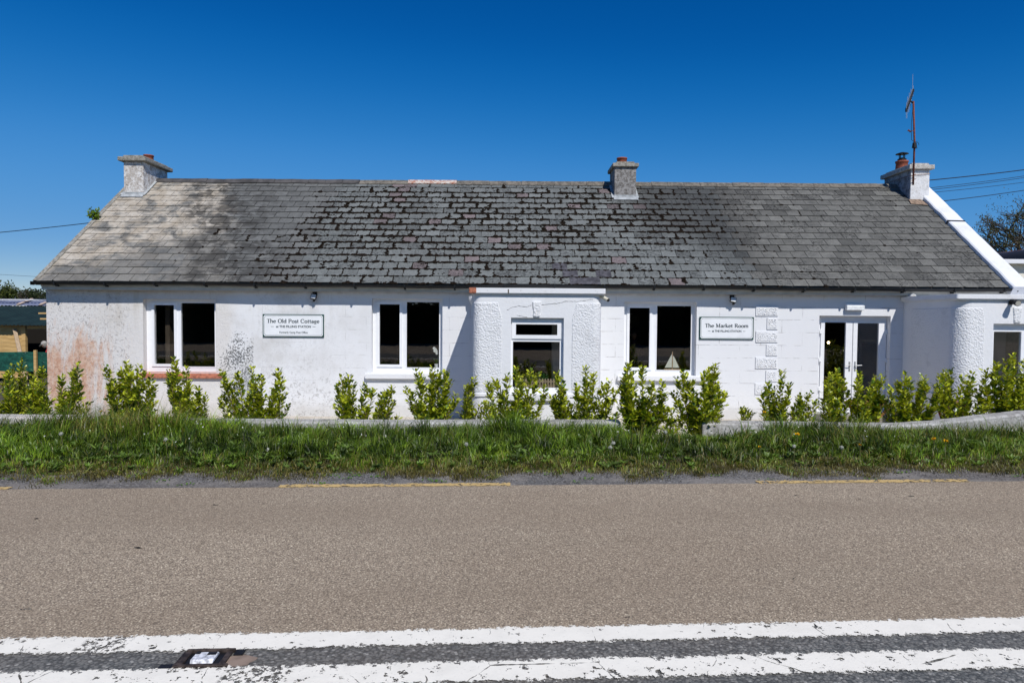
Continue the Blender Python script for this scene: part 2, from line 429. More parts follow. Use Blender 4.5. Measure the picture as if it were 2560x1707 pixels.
MCAP = stone('weathered_concrete', (.34, .32, .28), (.17, .16, .13), (.50, .48, .42), 14)
MRIDGE = stone('weathered_ridge_mortar', (.20, .18, .15), (.11, .10, .085), (.28, .25, .2), 9)
MRIDGED = simple('dark_clay_ridge', (.075, .07, .068), .7, var=.35, scale=4, bump=.004)
MPOT = simple('terracotta', (.26, .075, .042), .75, var=.3, scale=16)
MLEAD = simple('lead_flashing', (.36, .38, .39), .6, var=.25, scale=9)
MRUST = simple('rusty_steel', (.16, .05, .03), .8, var=.4, scale=30)
MALU = simple('grey_aluminium', (.40, .42, .45), .4, metal=.7)

# ------------------------------------------------------------------ levels
ZB = -.14
ZR = 0.40                                   # road
YW = 15.12                                  # cottage front wall
YP = 13.28                                  # front of the porches
MR = math.tan(R(3.55))
def line_from(px, py, z):                   # constant v = Y - MR X through this ground point
    x, y = G(px, py, z); return y - MR*x
VE = line_from(1280, 1176, ZR)              # grass edge
VT = line_from(1280, 1213, ZR)              # edge of the tan surface
VY0, VY1 = line_from(1280, 1214.5, ZR), line_from(1280, 1207.5, ZR)
VA0, VA1 = line_from(1280, 1609, ZR), line_from(1280, 1571, ZR)
VB0, VB1 = line_from(1280, 1703, ZR), line_from(1280, 1652, ZR)
WY0, WY1, WZ = 11.20, 11.50, .38            # low wall
def gapdip(x, y): return .13*math.exp(-((x-2.75)/.95)**4)*max(0, min(1, (y-9.3)/1.5))
def gz(x, y):
    v = y - MR*x
    if v < VE: return ZR-.008
    if y > WY1: 
        z = ZB
        if y > 17: z -= min(.35, (y-17)*.06)
        return z
    t = (v-VE)/max(.3, (WY0-MR*x-VE)); t = max(0, min(1, t))
    return ZR-.008 - .26*t*t + .07*math.sin(math.pi*min(1, t*1.6)) - gapdip(x, y)
# ground sheet
def ground():
    xs = [-900, -300, -120, -60, -35, -22] + [i*.5 for i in range(-34, 36)] + [22, 35, 60, 120, 300, 900]
    ys = [-500, -150, -50, -20, -8, 0, 4] + [5+i*.25 for i in range(0, 29)] + [12.5, 13, 14, 15, 17, 18, 20, 23, 26, 32, 45, 80, 160, 400, 1200]
    mb = MB()
    for y in ys:
        for x in xs: mb.v.append((x, y, gz(x, y) if 4 < y < 60 and abs(x) < 40 else (ZR-.012 if y <= 4 else gz(max(-40, min(40, x)), y) if y > 11.5 else gz(x*1.0, y))))
    nx = len(xs)
    for j in range(len(ys)-1):
        for i in range(nx-1): mb.f.append((j*nx+i, j*nx+i+1, (j+1)*nx+i+1, (j+1)*nx+i))
    n = N('soil_and_turf')
    f = n.noise(9, 6, .7); g = n.noise(.8, 4)
    c = n.mix(n.mr(f, .35, .65), (.06, .045, .028), (.15, .125, .09))
    far = n.mr(n.Y, 34, 44, 0, 1)
    c = n.mix(n.mr(g, .4, .6, .1, .55), c, (.045, .07, .018)); c = n.mix(far, c, (.07, .11, .03))
    n.col(c); n.bump(f, .9, .03)
    o = mb.build('ground', n.m, smooth=True); tag(o, kind='structure')
ground()
def strip(name, v0, v1, x0, x1, z, mat, nx=60, wob=0, seed=1, wob0=None):
    mb = MB(); rnd = random.Random(seed)
    for i in range(nx+1):
        x = x0+(x1-x0)*i/nx
        w1 = wob*(mnoise.noise(Vector((x*1.3, seed, 0)))+.5*mnoise.noise(Vector((x*5, seed, 3))))
        mb.v.append((x, v0+MR*x, z)); mb.v.append((x, v1+MR*x+w1, z))
    for i in range(nx): mb.f.append((2*i, 2*i+2, 2*i+3, 2*i+1))
    return mb.build(name, mat)
def chips(name, a, b, dark, scale, bd=.0028, paint=None):
    n = N(name)
    vc = n.t.nodes.new('ShaderNodeTexVoronoi'); n._in(vc.inputs['Vector'], n.pos); vc.inputs['Scale'].default_value = scale
    sp = n.t.nodes.new('ShaderNodeSeparateColor'); n.t.links.new(vc.outputs['Color'], sp.inputs[0])
    c = n.mix(sp.outputs[0], a, b)
    c = n.mix(n.mr(sp.outputs[1], .80, .90, 0, .55), c, dark)
    c = n.mix(n.mr(sp.outputs[2], .93, .96, 0, .7), c, tuple(min(1, k*1.9) for k in b))
    gap = n.mr(vc.outputs['Distance'], .42, .72, 0, .65)
    c = n.mix(gap, c, dark)
    big = n.noise(.45, 5, .55, n.vec((.35, 1.3, 1)))
    c = n.mix(n.mr(big, .3, .7, 0, .32), c, tuple(k*.66 for k in a))
    v_ = n.math('SUBTRACT', n.Y, n.mul(n.X, MR)); trk = n.math('SINE', n.mul(n.add(v_, .35), 3.3))
    c = n.mix(n.mr(n.add(trk, n.mul(big, 1.2)), .5, 1.6, 0, .20), c, tuple(k*.7 for k in a))
    c = n.mix(n.mr(n.noise(.9, 4, .6, n.vec((.5, 1, 1), (0,0,.3), (7,3,0))), .35, .7, .0, .16), c, (.20, .14, .09))
    n.rough(.85); n.b.inputs['Specular IOR Level'].default_value = .25
    n.bump(n.add(n.mul(vc.outputs['Distance'], -1), n.mul(n.noise(scale*1.7, 3, .7), .9)), .7, bd)
    return n, c, sp
n_, c_, _ = chips('tan_chip_seal', (.34, .270, .193), (.555, .455, .335), (.075, .060, .046), 105); n_.col(c_); MTAN = n_.m
n_, c_, _ = chips('old_grey_tarmac', (.14, .135, .128), (.24, .23, .215), (.032, .031, .032), 60, .005)
c_ = n_.mix(n_.mr(n_.noise(2.2, 5, .6), .45, .65, 0, .5), c_, (.30, .27, .235)); n_.col(c_); MTAR = n_.m
n_, c_, _ = chips('centre_dark_tarmac', (.13, .136, .132), (.235, .228, .21), (.034, .036, .038), 62, .007); n_.col(c_); MTARC = n_.m
tag(strip('road', -30, VE+.25, -180, 180, ZR-.004, MTAR, 1400, .10, 5), kind='structure')
tag(strip('road_surface', VA1-.005, VT, -180, 180, ZR+.002, MTAN, 2400, .012, 8), kind='structure')
tag(strip('road_centre', -7, VA1+.05, -180, 180, ZR-.0005, MTARC, 200, 0), kind='structure')
tag(strip('road_far_lane', -30, -.2, -180, 180, ZR+.002, MTAN, 200, 0), kind='structure')
def paint(name, colr, v0, v1, breaks, worn, edgew=.02):
    n = N(name); t = n.t
    v = n.math('SUBTRACT', n.Y, n.mul(n.X, MR))
    ns = n.add(n.mul(n.add(n.noise(30, 6, .8), -.5), .16), n.mul(n.add(n.noise(6, 3, .6), -.5), .05))
    d = n.math('MINIMUM', n.math('SUBTRACT', v, v0), n.math('SUBTRACT', v1, v))
    a = n.mr(n.add(d, ns), .000, .004, 0, 1)
    hole = n.mr(n.add(n.noise(19, 5, .7), n.mul(n.add(n.noise(1.1, 2), -.5), .20)), .655-worn, .668-worn, 1, 0)
    a = n.mul(a, hole)
    cr = n.t.nodes.new('ShaderNodeTexVoronoi'); cr.feature = 'DISTANCE_TO_EDGE'; cr.inputs['Scale'].default_value = 1.5
    n.t.links.new(n.vec((1, .35, 1), src=n.comb(n.add(n.X, n.mul(n.noise(5, 4), .12)), n.Y, 0)), cr.inputs['Vector'])
    a = n.mul(a, n.mr(n.add(cr.outputs['Distance'], n.mul(n.noise(9, 3), .02)), .0095, .0120, 0, 1))
    if breaks:
        for bx, bw in breaks:                    # strongly worn zones
            z = n.mr(n.math('ABSOLUTE', n.math('SUBTRACT', n.X, bx)), bw, bw+.03, 1, 0)
            z = n.mul(z, n.mr(n.noise(38, 3, .7), .50, .54, 0, 1))
            a = n.mul(a, n.math('SUBTRACT', 1, z))
    c = n.mix(n.mr(n.noise(5, 6, .7), .4, .7, 0, .45), colr, tuple(k*.82 for k in colr))
    c = n.mix(n.mr(n.noise(60, 3, .7), .6, .7, 0, .3), c, tuple(k*.6 for k in colr))
    n.col(c); n.rough(.7); n.bump(n.noise(80, 3), .4, .004)
    tr = t.nodes.new('ShaderNodeBsdfTransparent'); m = t.nodes.new('ShaderNodeMixShader')
    t.links.new(a, m.inputs[0]); t.links.new(tr.outputs[0], m.inputs[1]); t.links.new(n.b.outputs[0], m.inputs[2]); t.links.new(m.outputs[0], n.out.inputs[0])
    return n.m
xw1 = G(250, 1620, ZR)[0]; xw2 = G(640, 1690, ZR)[0]
WP = (.88, .84, .74)
pm1 = paint('white_road_paint', WP, VA0, VA1, [(xw1, .10)], .03)
pm2 = paint('white_road_paint_worn', WP, VB0, VB1, [(xw2, .14)], .055)
tag(strip('white_line', VA0-.05, VA1+.05, -180, 180, ZR+.006, pm1, 100), kind='structure')
tag(strip('white_line', VB0-.05, VB1+.05, -180, 180, ZR+.006, pm2, 100), kind='structure')
YP_ = paint('yellow_road_paint', (.60, .42, .17), VY0, VY1, [], .10)
x0y, x1y = G(700, 1214, ZR)[0], G(1276, 1211, ZR)[0]
Ly = x1y-x0y; period = G(1890, 1204, ZR)[0]-x0y
for k in range(-4, 5):
    a = x0y+k*period
    tag(strip('yellow_line', VY0-.03, VY1+.03, a, a+Ly, ZR+.006, YP_, 10), kind='structure')
# paving between the low wall and the cottage
def pave():
    n = N('old_concrete_paving'); f = n.noise(3, 6, .65); g = n.noise(30, 4, .7)
    c = n.mix(n.mr(f, .35, .65), (.46, .41, .34), (.58, .53, .46)); c = n.mix(n.mr(g, .55, .7, 0, .4), c, (.17, .16, .14))
    n.col(c); n.bump(g, .6, .006)
    mb = MB(); xl = P(215, 1045, 14)[0]
    mb.quad((xl, WY1, ZB+.006), (22, WY1, ZB+.006), (22, YW+.1, ZB+.006), (xl, YW+.1, ZB+.006))
    gx0, gx1 = P(1560, 1080, WY0)[0], P(1757, 1080, WY0)[0]
    mb.quad((gx0, WY0-.60, .045), (gx1, WY0-.60, .045), (gx1, WY1, ZB+.006), (gx0, WY1, ZB+.006))
    tag(mb.build('paving', n.m), kind='structure')
pave()
# ------------------------------------------------------------------ the cottage
RP = R(37.0); YE, ZE = 14.84, 2.804
YR = 18.75; ZRG = ZE + (YR-YE)*math.tan(RP)
XL, XR, XPAR = -10.31, 10.80, 11.14
def RF(x, s, n=0):                            # roof coordinates
    return (x, YE + s*math.cos(RP) - n*math.sin(RP), ZE + s*math.sin(RP) + n*math.cos(RP))
cot = thing('cottage', (0.4, YW, ZB), 'long single storey white cottage with mossy slate roof and three chimneys', 'cottage')
REC = .15; YF = YW+REC
W1 = RECT(358, 748, 539.5, 931, YW); W2 = RECT(929, 746.5, 1106, 933, YW); W3 = RECT(1560, 755, 1741, 939, YW)
DR = RECT(2046, 789.5, 2224, 1030, YW); DR = (DR[0], DR[1], 0.0, DR[3])
PIN = (-.4, .9, 0, 2.1)
PX0, PX1 = P(1182, 850, YP)[0], P(1503, 850, YP)[0]
QX0 = P(2395, 850, YP)[0]-.02; QX1 = QX0+2.55
QIN = (QX0+.5, QX0+1.9, 0, 2.1)
mb = MB(); mb.panel(XL, XPAR, ZB-.05, 2.735, [W1, W2, W3, DR, PIN, QIN], YW, YW+.42); mb.build('front_wall', MW, cot)
# gables and rear wall, one shell
mb = MB(); YB = YR*2-YW
def gable(x0, x1, up=0):
    mb.prismx([(YW+.42, ZB-.3), (YB, ZB-.3), (YB, ZE-.2), (YR, ZRG-.12+up), (YW+.42, ZE+.15+up)], x0, x1)
gable(XL, XL+.4); gable(XPAR-.34, XPAR, .05)
mb.box(XL+.4, XPAR-.34, YB-.4, YB, ZB-.3, ZE-.2)
mb.build('gable_wall', MW, cot)
# dark rooms inside
mb = MB()
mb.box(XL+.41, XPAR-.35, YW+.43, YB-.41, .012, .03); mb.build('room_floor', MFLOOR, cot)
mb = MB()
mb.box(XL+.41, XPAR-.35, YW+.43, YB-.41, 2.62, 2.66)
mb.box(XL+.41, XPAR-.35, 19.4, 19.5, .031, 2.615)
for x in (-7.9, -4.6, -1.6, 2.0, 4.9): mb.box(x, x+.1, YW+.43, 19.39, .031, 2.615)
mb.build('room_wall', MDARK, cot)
# window builder ---------------------------------------------------------------
def window(par, name, rect, glassL, glassR, sash, yf, sill, sillmat, silly):
    x0, x1, z0, z1 = rect
    mb = MB(); yf0, yf1 = yf, yf+.07
    mb.panel(x0-.0, x1+.0, z0-.0, z1+.0, [glassL, glassR], yf0, yf1)
    fr = mb.build(name, MUPVC, par, bev=.006)
    a = glassL; wd = .052; mb = MB()
    S = (a[0]-wd, a[1]+wd, a[2]-wd, a[3]+wd)
    mb.panel(*S, [(a[0]+.006, a[1]-.006, a[2]+.006, a[3]-.006)], yf0-.022, yf0-.002)
    mb.build('sash', MUPVC, fr, bev=.005)
    # bead of the fixed light
    b = glassR; mb = MB()
    mb.panel(b[0]-.012, b[1]+.012, b[2]-.012, b[3]+.012, [(b[0]+.008, b[1]-.008, b[2]+.008, b[3]-.008)], yf0-.008, yf0-.001)
    mb.build('glazing_bead', MUPVC, fr, bev=.003)
    for g in (a, b):
        mb = MB(); mb.quad((g[0]-.01, yf0+.03, g[2]-.01), (g[1]+.01, yf0+.03, g[2]-.01), (g[1]+.01, yf0+.03, g[3]+.01), (g[0]-.01, yf0+.03, g[3]+.01))
        mb.build('pane', MGL, fr)
    if sill:
        mb = MB(); s = sill; mb.prismx([(YW-silly, s[2]), (YW-.002, s[2]), (YW-.002, s[3]+.012), (YW-silly, s[3])], s[0], s[1])
        if z0 > s[3]: mb.box(x0+.003, x1-.003, YW+.001, yf0-.001, s[3]-.0, z0+.004)
        mb.build('window_sill', sillmat, fr, bev=.006)
    return fr
def px4(a, b, c, d, Y): return RECT(a, b, c, d, Y)
w1 = window(cot, 'window', W1, px4(386, 762, 437, 910, YF), px4(452.5, 757, 538, 917, YF), 0, YF, px4(346, 934.5, 553, 945, YW-.06), MBRICK, .07)
w2 = window(cot, 'window', W2, px4(948.5, 760, 1000, 911.5, YF), px4(1016, 754.5, 1099, 919.5, YF), 0, YF, px4(912, 935, 1114, 947, YW-.08), MSM, .09)
w3 = window(cot, 'window', W3, px4(1572.5, 769, 1624, 919, YF), px4(1641, 764, 1728, 926, YF), 0, YF, px4(1544, 941, 1766, 952, YW-.08), MSM, .09)
# french doors ------------------------------------------------------------------
YD = YW+.17
d = MB(); fx0, fx1 = DR[0], DR[1]
lf = px4(2049, 800, 2128, 1026, YD); rt = px4(2129.5, 800, 2212, 1026, YD)
lf = (lf[0], lf[1], .10, DR[3]-.14); rt = (rt[0], rt[1], .10, DR[3]-.14)
d.panel(fx0, fx1, .02, DR[3], [(lf[0], rt[1], .10, DR[3]-.14)], YD, YD+.07)
door = d.build('door', MUPVC, cot, bev=.005)
gl1 = px4(2060, 806, 2113, 1016, YD-.03); gl2 = px4(2142, 808, 2195, 1016, YD-.03)
for L, g, sx in ((lf, gl1, -1), (rt, gl2, 1)):
    m = MB(); m.panel(L[0]+.003, L[1]-.003, L[2], L[3], [(g[0], g[1], .24, g[3])], YD-.03, YD+.03)
    m.build('door_leaf', MUPVC, door, bev=.006)
    m = MB(); m.quad((g[0]-.01, YD, .23), (g[1]+.01, YD, .23), (g[1]+.01, YD, g[3]+.01), (g[0]-.01, YD, g[3]+.01)); m.build('pane', MGL, door)
    hx = (L[1]-.055) if sx < 0 else (L[0]+.055); hz = P(2128, 913, YD)[1]
    m = MB(); m.box(hx-.016, hx+.016, YD-.042, YD-.031, hz-.13, hz+.09)
    m.tube([(hx, YD-.04, hz), (hx, YD-.085, hz)], .011, 8)
    m.tube([(hx, YD-.085, hz), (hx+sx*.13, YD-.085, hz+.006)], .010, 8)
    m.tube([(hx, YD-.05, hz-.085), (hx, YD-.031, hz-.085)], .012, 8)
    m.build('handle', MCHROME, door, smooth=False, bev=.002)
    for zz in (1.83, 1.2, .55):
        m = MB(); xx = L[0] if sx < 0 else L[1]; m.box(xx-.035, xx+.02, YD-.05, YD-.031, zz-.05, zz+.05); m.box(xx-.01, xx+.01, YD-.066, YD-.05, zz-.055, zz-.03); m.build('hinge', MUPVC, door, bev=.003)
m = MB(); m.box(DR[0]-.06, DR[1]+.06, YW-.30, YW-.002, ZB+.007, .018); m.build('doorstep', MCAP, cot, bev=.008)
# quoins -------------------------------------------------------------------------
qs = [(1890, 766, 1946, 790), (1918, 794, 1945.5, 823.5), (1890, 828, 1945, 856), (1916, 860.5, 1944.5, 889.5), (1889, 893, 1944, 921.5), (1915, 926, 1944, 954.5), (1888, 958, 1943.5, 986), (1914, 991, 1943, 1019)]
for q in qs:
    r = RECT(*q, YW-.02); m = MB()
    m.box(r[0], r[1], YW-.022, YW-.001, r[2], r[3])
    ob = m.build('quoin', MSM, cot, bev=.006)
    nx, nz = int((r[1]-r[0])/.009), int((r[3]-r[2])/.009); m = MB(); e = .028
    for j in range(nz+1):
        for i in range(nx+1):
            x = r[0]+e+(r[1]-r[0]-2*e)*i/nx; z = r[2]+e+(r[3]-r[2]-2*e)*j/nz
            h = max(0, mnoise.noise(Vector((x*42+.6*z, z*62, q[0])))+.2)*.024 if 0 < i < nx and 0 < j < nz else -.003
            m.v.append((x, YW-.022-h, z))
    for j in range(nz):
        for i in range(nx): m.f.append((j*(nx+1)+i, j*(nx+1)+i+1, (j+1)*(nx+1)+i+1, (j+1)*(nx+1)+i))
    m.build('vermiculated_face', MSM, ob, smooth=True)
# fascia, gutter -------------------------------------------------------------------
m = MB(); FX0 = P(105, 735, 14.95)[0]
m.box(FX0, XPAR-.05, 14.93, 14.96, 2.63, 2.79); m.box(FX0, XPAR-.05, 14.905, 14.929, 2.70, 2.785)
m.box(FX0+.01, XPAR-.05, 14.961, YW-.002, 2.655, 2.672)
m.build('fascia', MCREAM, cot, bev=.004)
m = MB(); gx0, gx1 = P(80, 708, 14.8)[0], P(2541, 720, 14.8)[0]
prof = []
for k in range(13):
    a = math.pi*k/12; prof.append((14.815-.062*math.cos(a), 2.792-.066*math.sin(a)))
for k in range(13):
    a = math.pi*(12-k)/12; prof.append((14.815-.056*math.cos(a), 2.792-.060*math.sin(a)))
def sag(x): return .012*math.sin(x*.6)+.008*math.sin(x*1.7+1)
ns = 60; b0 = 0
for i in range(ns+1):
    x = gx0+(gx1-gx0)*i/ns
    for y, z in prof: m.v.append((x, y, z+sag(x)))
k = len(prof)
for i in range(ns):
    for j in range(k):
        j2 = (j+1) % k; m.f.append((i*k+j, i*k+j2, (i+1)*k+j2, (i+1)*k+j))
m.box(gx0-.012, gx0, 14.752, 14.879, 2.722, 2.80); m.box(gx1, gx1+.012, 14.752, 14.879, 2.722, 2.80)
gut = m.build('gutter', MBLACKG, cot)
m = MB()
for i in range(20):
    x = gx0+.5+i*1.08
    if x > gx1: break
    m = MB(); m.box(x-.016, x+.016, 14.742, 14.7525, 2.735+sag(x), 2.80+sag(x)); m.box(x-.016, x+.016, 14.753, 14.90, 2.710+sag(x), 2.722+sag(x))
    m.box(x-.02, x+.02, 14.83, 14.905, 2.69+sag(x), 2.7095+sag(x))
    m.build('gutter_bracket', MBLACKG, gut)
# roof -------------------------------------------------------------------------------
m = MB(); zb = ZE-.02
m.prismx([(YE+.02, ZE-.045), (YR, ZRG-.06), (2*YR-YE, ZE-.045), (2*YR-YE, ZE-.005), (YR, ZRG-.012), (YE+.02, ZE-.012)], XL+.02, XR)
roof = m.build('roof', simple('roof_boards_and_rear_slates', (.09, .09, .088), .85), cot)
rnd = random.Random(11); m = MB(); GA, SW, NR = .2855, .335, 17
ROFF = [(SW/2 if r % 2 else 0) + random.Random(r*13+5).uniform(-.02, .02) for r in range(NR+2)]
reds = {(2,16),(3,19),(5,23),(3,30),(7,27)}
SLN = (YR-YE)/math.cos(RP)
for r in range(NR+1):
    s0 = r*GA; s1 = min(s0+GA+.05, SLN-.01)
    if s0 > SLN-.06: break
    off = ROFF[r]; x = XL-.0-off; rowj = rnd.uniform(-.004, .004)
    while x < XR:
        xa, xb = max(x+.0055, XL+.0), min(x+SW-.0055, XR-.0); x += SW*1.0
        if xb-xa < .04: continue
        xm = (xa+xb)/2
        js = rnd.gauss(0, .004)+rowj; jn = rnd.uniform(0, .004); tw = rnd.gauss(0, .003)
        midz = -4.7 < xm < 5.4
        g = rnd.uniform(.82, 1.14); tint = [g, g, g]
        if midz:
            tint = [g*1.12, g*1.18, g*1.20]
            if rnd.random() < .045: tint = [g*1.22, g*.92, g*.98]
            g2 = rnd.random()
            if g2 < .08: tint = [t*.75 for t in tint]
        else:
            if xm > 5.4:
                tint = [g*1.10, g*1.07, g*1.02]
                if rnd.random() < .10: tint = [t*.74 for t in tint]
            elif rnd.random() < .05: tint = [t*.85 for t in tint]
        nz_ = mnoise.noise(Vector((xm*.55, r*.45, 4)))+.5*mnoise.noise(Vector((xm*1.7, r*1.1, 8)))
        al = 1.0 if rnd.random() < (.10 if xm < -4.7 else .30)+.7*max(0, nz_) else rnd.uniform(0, .25)
        if xm < -4.7: al *= .5
        pr = False
        if r in (2,) and 1.05 < xm-(-.0) < .0: pr = True
        if (r, int((xm+.2)/SW)) in REPL if 'REPL' in globals() else False: pr = True
        if pr: tint = [.42, .40, .44]
        tj = s0+js
        c = .0
        pts = [(xa, tj+tw), (xb, tj-tw)]
        if rnd.random() < .10: # broken corner
            cc = rnd.uniform(.02, .06)
            pts = [(xa, tj+tw), (xb-cc, tj-tw), (xb, tj-tw+cc*.7)] if rnd.random() < .5 else [(xa, tj+tw+cc*.7), (xa+cc, tj+tw), (xb, tj-tw)]
        top = [RF(px_, ps, .022+jn - (ps-tj)*.06) for px_, ps in pts]
        bot = [RF(px_, ps, .012+jn - (ps-tj)*.06) for px_, ps in pts]
        e1, e0 = RF(xb, s1, .003+jn), RF(xa, s1, .003+jn)
        f1, f0 = RF(xb, s1, -.006), RF(xa, s1, -.006)
        m.quad(*top, e1, e0); m.c.append((*tint, al))
        for a in range(len(pts)-1):  # edge faces: dirt plus the shade of the gaps put into the tint
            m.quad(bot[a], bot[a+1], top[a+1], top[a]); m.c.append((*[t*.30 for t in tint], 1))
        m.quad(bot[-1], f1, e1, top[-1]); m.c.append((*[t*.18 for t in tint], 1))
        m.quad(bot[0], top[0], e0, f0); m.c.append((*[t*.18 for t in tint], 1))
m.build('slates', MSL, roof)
# moss cushions along the joints
m = MB(); rnd = random.Random(5)
axes = Matrix(((1,0,0),(0,math.cos(RP),-math.sin(RP)),(0,math.sin(RP),math.cos(RP))))
def dens(x, s):
    t = s/SLN
    lo = -5.2+1.9*t*.55 - .4; hi = 4.6 + .6*(1-t)
    d_ = 1/(1+math.exp(-(x-lo)*5))*1/(1+math.exp((x-hi)*2.6))
    d_ *= (.50+.50*min(1, max(0, (t-.10)/.28)))
    d_ *= 1-.60*max(0, min(1, (x-1.2)/1.5))*(t < .45)
    d_ *= 1.0 if t < .93 else .2
    n_ = mnoise.noise(Vector((x*.8, s*1.2, 2)))
    n2 = mnoise.noise(Vector((x*2.4, s*3.4, 9)))
    d_ *= max(.08, .85+n_*.9+n2*1.1)
    d_ += .05*max(0, 1-abs(x+6)/2.2)*(t < .5) + .035*(x > 5.4)*max(0, 1-(x-5.4)/6)
    return max(0, d_)
for r in range(NR):
    s0 = r*GA
    x = XL+.1
    while x < XR-.1:                            # bottom edges
        d_ = dens(x, s0)*1.0
        jj = .5+.9*mnoise.noise(Vector((x*2.1, r*7.7, 0)))+.5*mnoise.noise(Vector((x*6.1, r*3.7, 5)))
        dj = min(abs(((x-XL+o_) % SW)-0) for o_ in (ROFF[r],)); dj = min(dj, SW-dj); dk2 = (x-XL+ROFF[max(0, r-1)]) % SW; dk2 = min(dk2, SW-dk2)
        cl = math.exp(-(dj/.05)**2)+.55*math.exp(-(dk2/.05)**2)
        if rnd.random() < d_*(.55*jj+.25+.9*cl)*1.5:
            k = rnd.uniform(.7, 1.5)*(.85+.5*d_+.8*cl*rnd.random())
            m.blob(RF(x, s0-.002+rnd.gauss(0, .011), .014), (.026*k*rnd.uniform(.7, 1.4), .018*k*rnd.uniform(.8, 1.5), .013*k), rnd.random(), 1, axes)
        x += .026
    off = ROFF[r]
    x = XL-off
    while x < XR:                               # side joints
        d_ = dens(x, s0+.14)
        pj = rnd.random()
        if x > XL+.1 and pj < d_*1.25:
            big = rnd.uniform(1.3, 3.0) if pj < d_*.7 else 1.1
            for k in range(9):
                if rnd.random() < .8:
                    m.blob(RF(x+rnd.gauss(0, .007*big), s0+.01+k*.03, .016), (.013*big*rnd.uniform(.6, 1.6)*(1.5-.1*k if k < 5 else .8), .022, .011*big), rnd.random(), 1, axes)
        if rnd.random() < d_*.20:                # loose lumps
            cx, cs = x+rnd.uniform(0, SW), s0+rnd.uniform(0, GA)
            for k in range(rnd.randint(2, 7)):
                m.blob(RF(cx+rnd.gauss(0, .035), cs+rnd.gauss(0, .016), .018), (.024, .017, .014), rnd.random(), 1, axes)
        x += SW
mo = m.build('moss', MMOSS, roof); tag(mo, kind='stuff')
# darker replacement slates
m = MB()
for (sx, row) in ((1.06, 2), (1.28, 1), (2.02, 1), (1.42, 0), (1.75, 0)):
    m.quad(RF(sx-.17, row*GA+.0, .030), RF(sx+.165, row*GA-.003, .030), RF(sx+.165, row*GA+GA, .021), RF(sx-.17, row*GA+GA, .021))
    m.quad(RF(sx-.17, row*GA, .018), RF(sx+.165, row*GA-.003, .018), RF(sx+.165, row*GA-.003, .030), RF(sx-.17, row*GA, .030))
m.build('replacement_slate', simple('newer_purple_slate', (.075, .072, .080), .6, var=.45, scale=9), roof)
# verge mortar, left
m = MB(); nn = 70
for i in range(nn+1):
    s = SLN*i/nn; j = .018*mnoise.noise(Vector((s*4, 0, 7)))
    m.v += [RF(XL-.075+j, s, -.10), RF(XL-.085+j, s, .028+j*.6), RF(XL+.03+j*.5, s, .034+j*.4), RF(XL+.03, s, -.10)]
for i in range(nn):
    for k in range(4): a = i*4+k; b = i*4+(k+1) % 4; m.f.append((a, a+4, b+4, b))
m.build('verge', MCAP, roof)
# ridge
m = MB(); x = XL+.1; i = 0
def ridgetile(mb, x0, x1, up, w, j=0):
    zt = ZRG+up
    for s_ in (1,):
        p = [(YR-w, zt-w*.72), (YR-.02, zt+.012), (YR+.02, zt+.012), (YR+w, zt-w*.72), (YR+w-.01, zt-w*.72-.02), (YR, zt-.03), (YR-w+.01, zt-w*.72-.02)]
        n0 = len(mb.v)
        for X_, dz in ((x0, j), (x1, -j)):
            for y, z in p: mb.v.append((X_, y, z+dz))
        k = len(p)
        mb.f.append(tuple(n0+q for q in range(k))); mb.f.append(tuple(n0+k+q for q in reversed(range(k))))
        for q in range(k): q2 = (q+1) % k; mb.f.append((n0+q2, n0+q, n0+k+q, n0+k+q2))
ma, mbb, mc, mbc = MB(), MB(), MB(), MB(); rnd = random.Random(3)
xpa, xpb = P(1025, 457, YR)[0], P(1143, 457, YR)[0]; xd = P(862, 457, YR)[0]
x = XL+.62
while x < XR-.05:
    L = .46 if x < xd else .44
    x1 = min(x+L, XR)
    if x < xd: ridgetile(ma, x, x1-.006, .045+rnd.uniform(-.006, .006), .15, rnd.uniform(-.006, .006))
    elif xpa-.2 < x < xpb-.15: ridgetile(mc, x, x1-.003, .05, .14, rnd.uniform(-.004, .004))
    else: ridgetile(mbb if x < xpa else mbc, x, x1-.002, .04+rnd.uniform(-.004, .004), .16, rnd.uniform(-.004, .004))
    x = x1
ma.build('ridge_tile', MRIDGED, roof, bev=.004); mbb.build('ridge_capping', MRIDGE, roof, bev=.01); mbc.build('ridge_capping', MRIDGE, roof, bev=.01)
mc.build('patched_ridge_tile', stone('flaking_red_and_white_ridge', (.36, .16, .10), (.55, .50, .44), (.66, .63, .58), 10), roof)
# right parapet coping
m = MB(); nn = 60
for i in range(nn+1):
    s = -.10+(SLN+.05)*i/nn; j = .008*mnoise.noise(Vector((s*3, 1, 7)))
    m.v += [RF(XR-.02+j, s, -.14), RF(XR-.02+j, s, .085+j), RF(XR+.01+j, s, .105+j), RF(XPAR+.03, s, .105+j), RF(XPAR+.04, s, .08), RF(XPAR+.04, s, -.16)]
for i in range(nn):
    for k in range(6): a = i*6+k; b = i*6+(k+1) % 6; m.f.append((a, a+6, b+6, b))
m.f.append((0,1,2,3,4,5)); e = nn*6; m.f.append((e+5,e+4,e+3,e+2,e+1,e))
par_ = m.build('parapet_coping', white_mat('white_coping', .32), cot)
m = MB(); s = 2.75; m.box(0,0,0,0,0,0); m.v = []; m.f = []
m.quad(RF(XR-.04, s, .112), RF(XPAR+.045, s-.02, .112), RF(XPAR+.045, s+.03, .114), RF(XR-.04, s+.05, .114))
m.quad(RF(XR-.04, s, .02), RF(XR-.04, s, .112), RF(XR-.04, s+.05, .114), RF(XR-.04, s+.05, .02))
m.build('coping_joint', MBLK, par_)
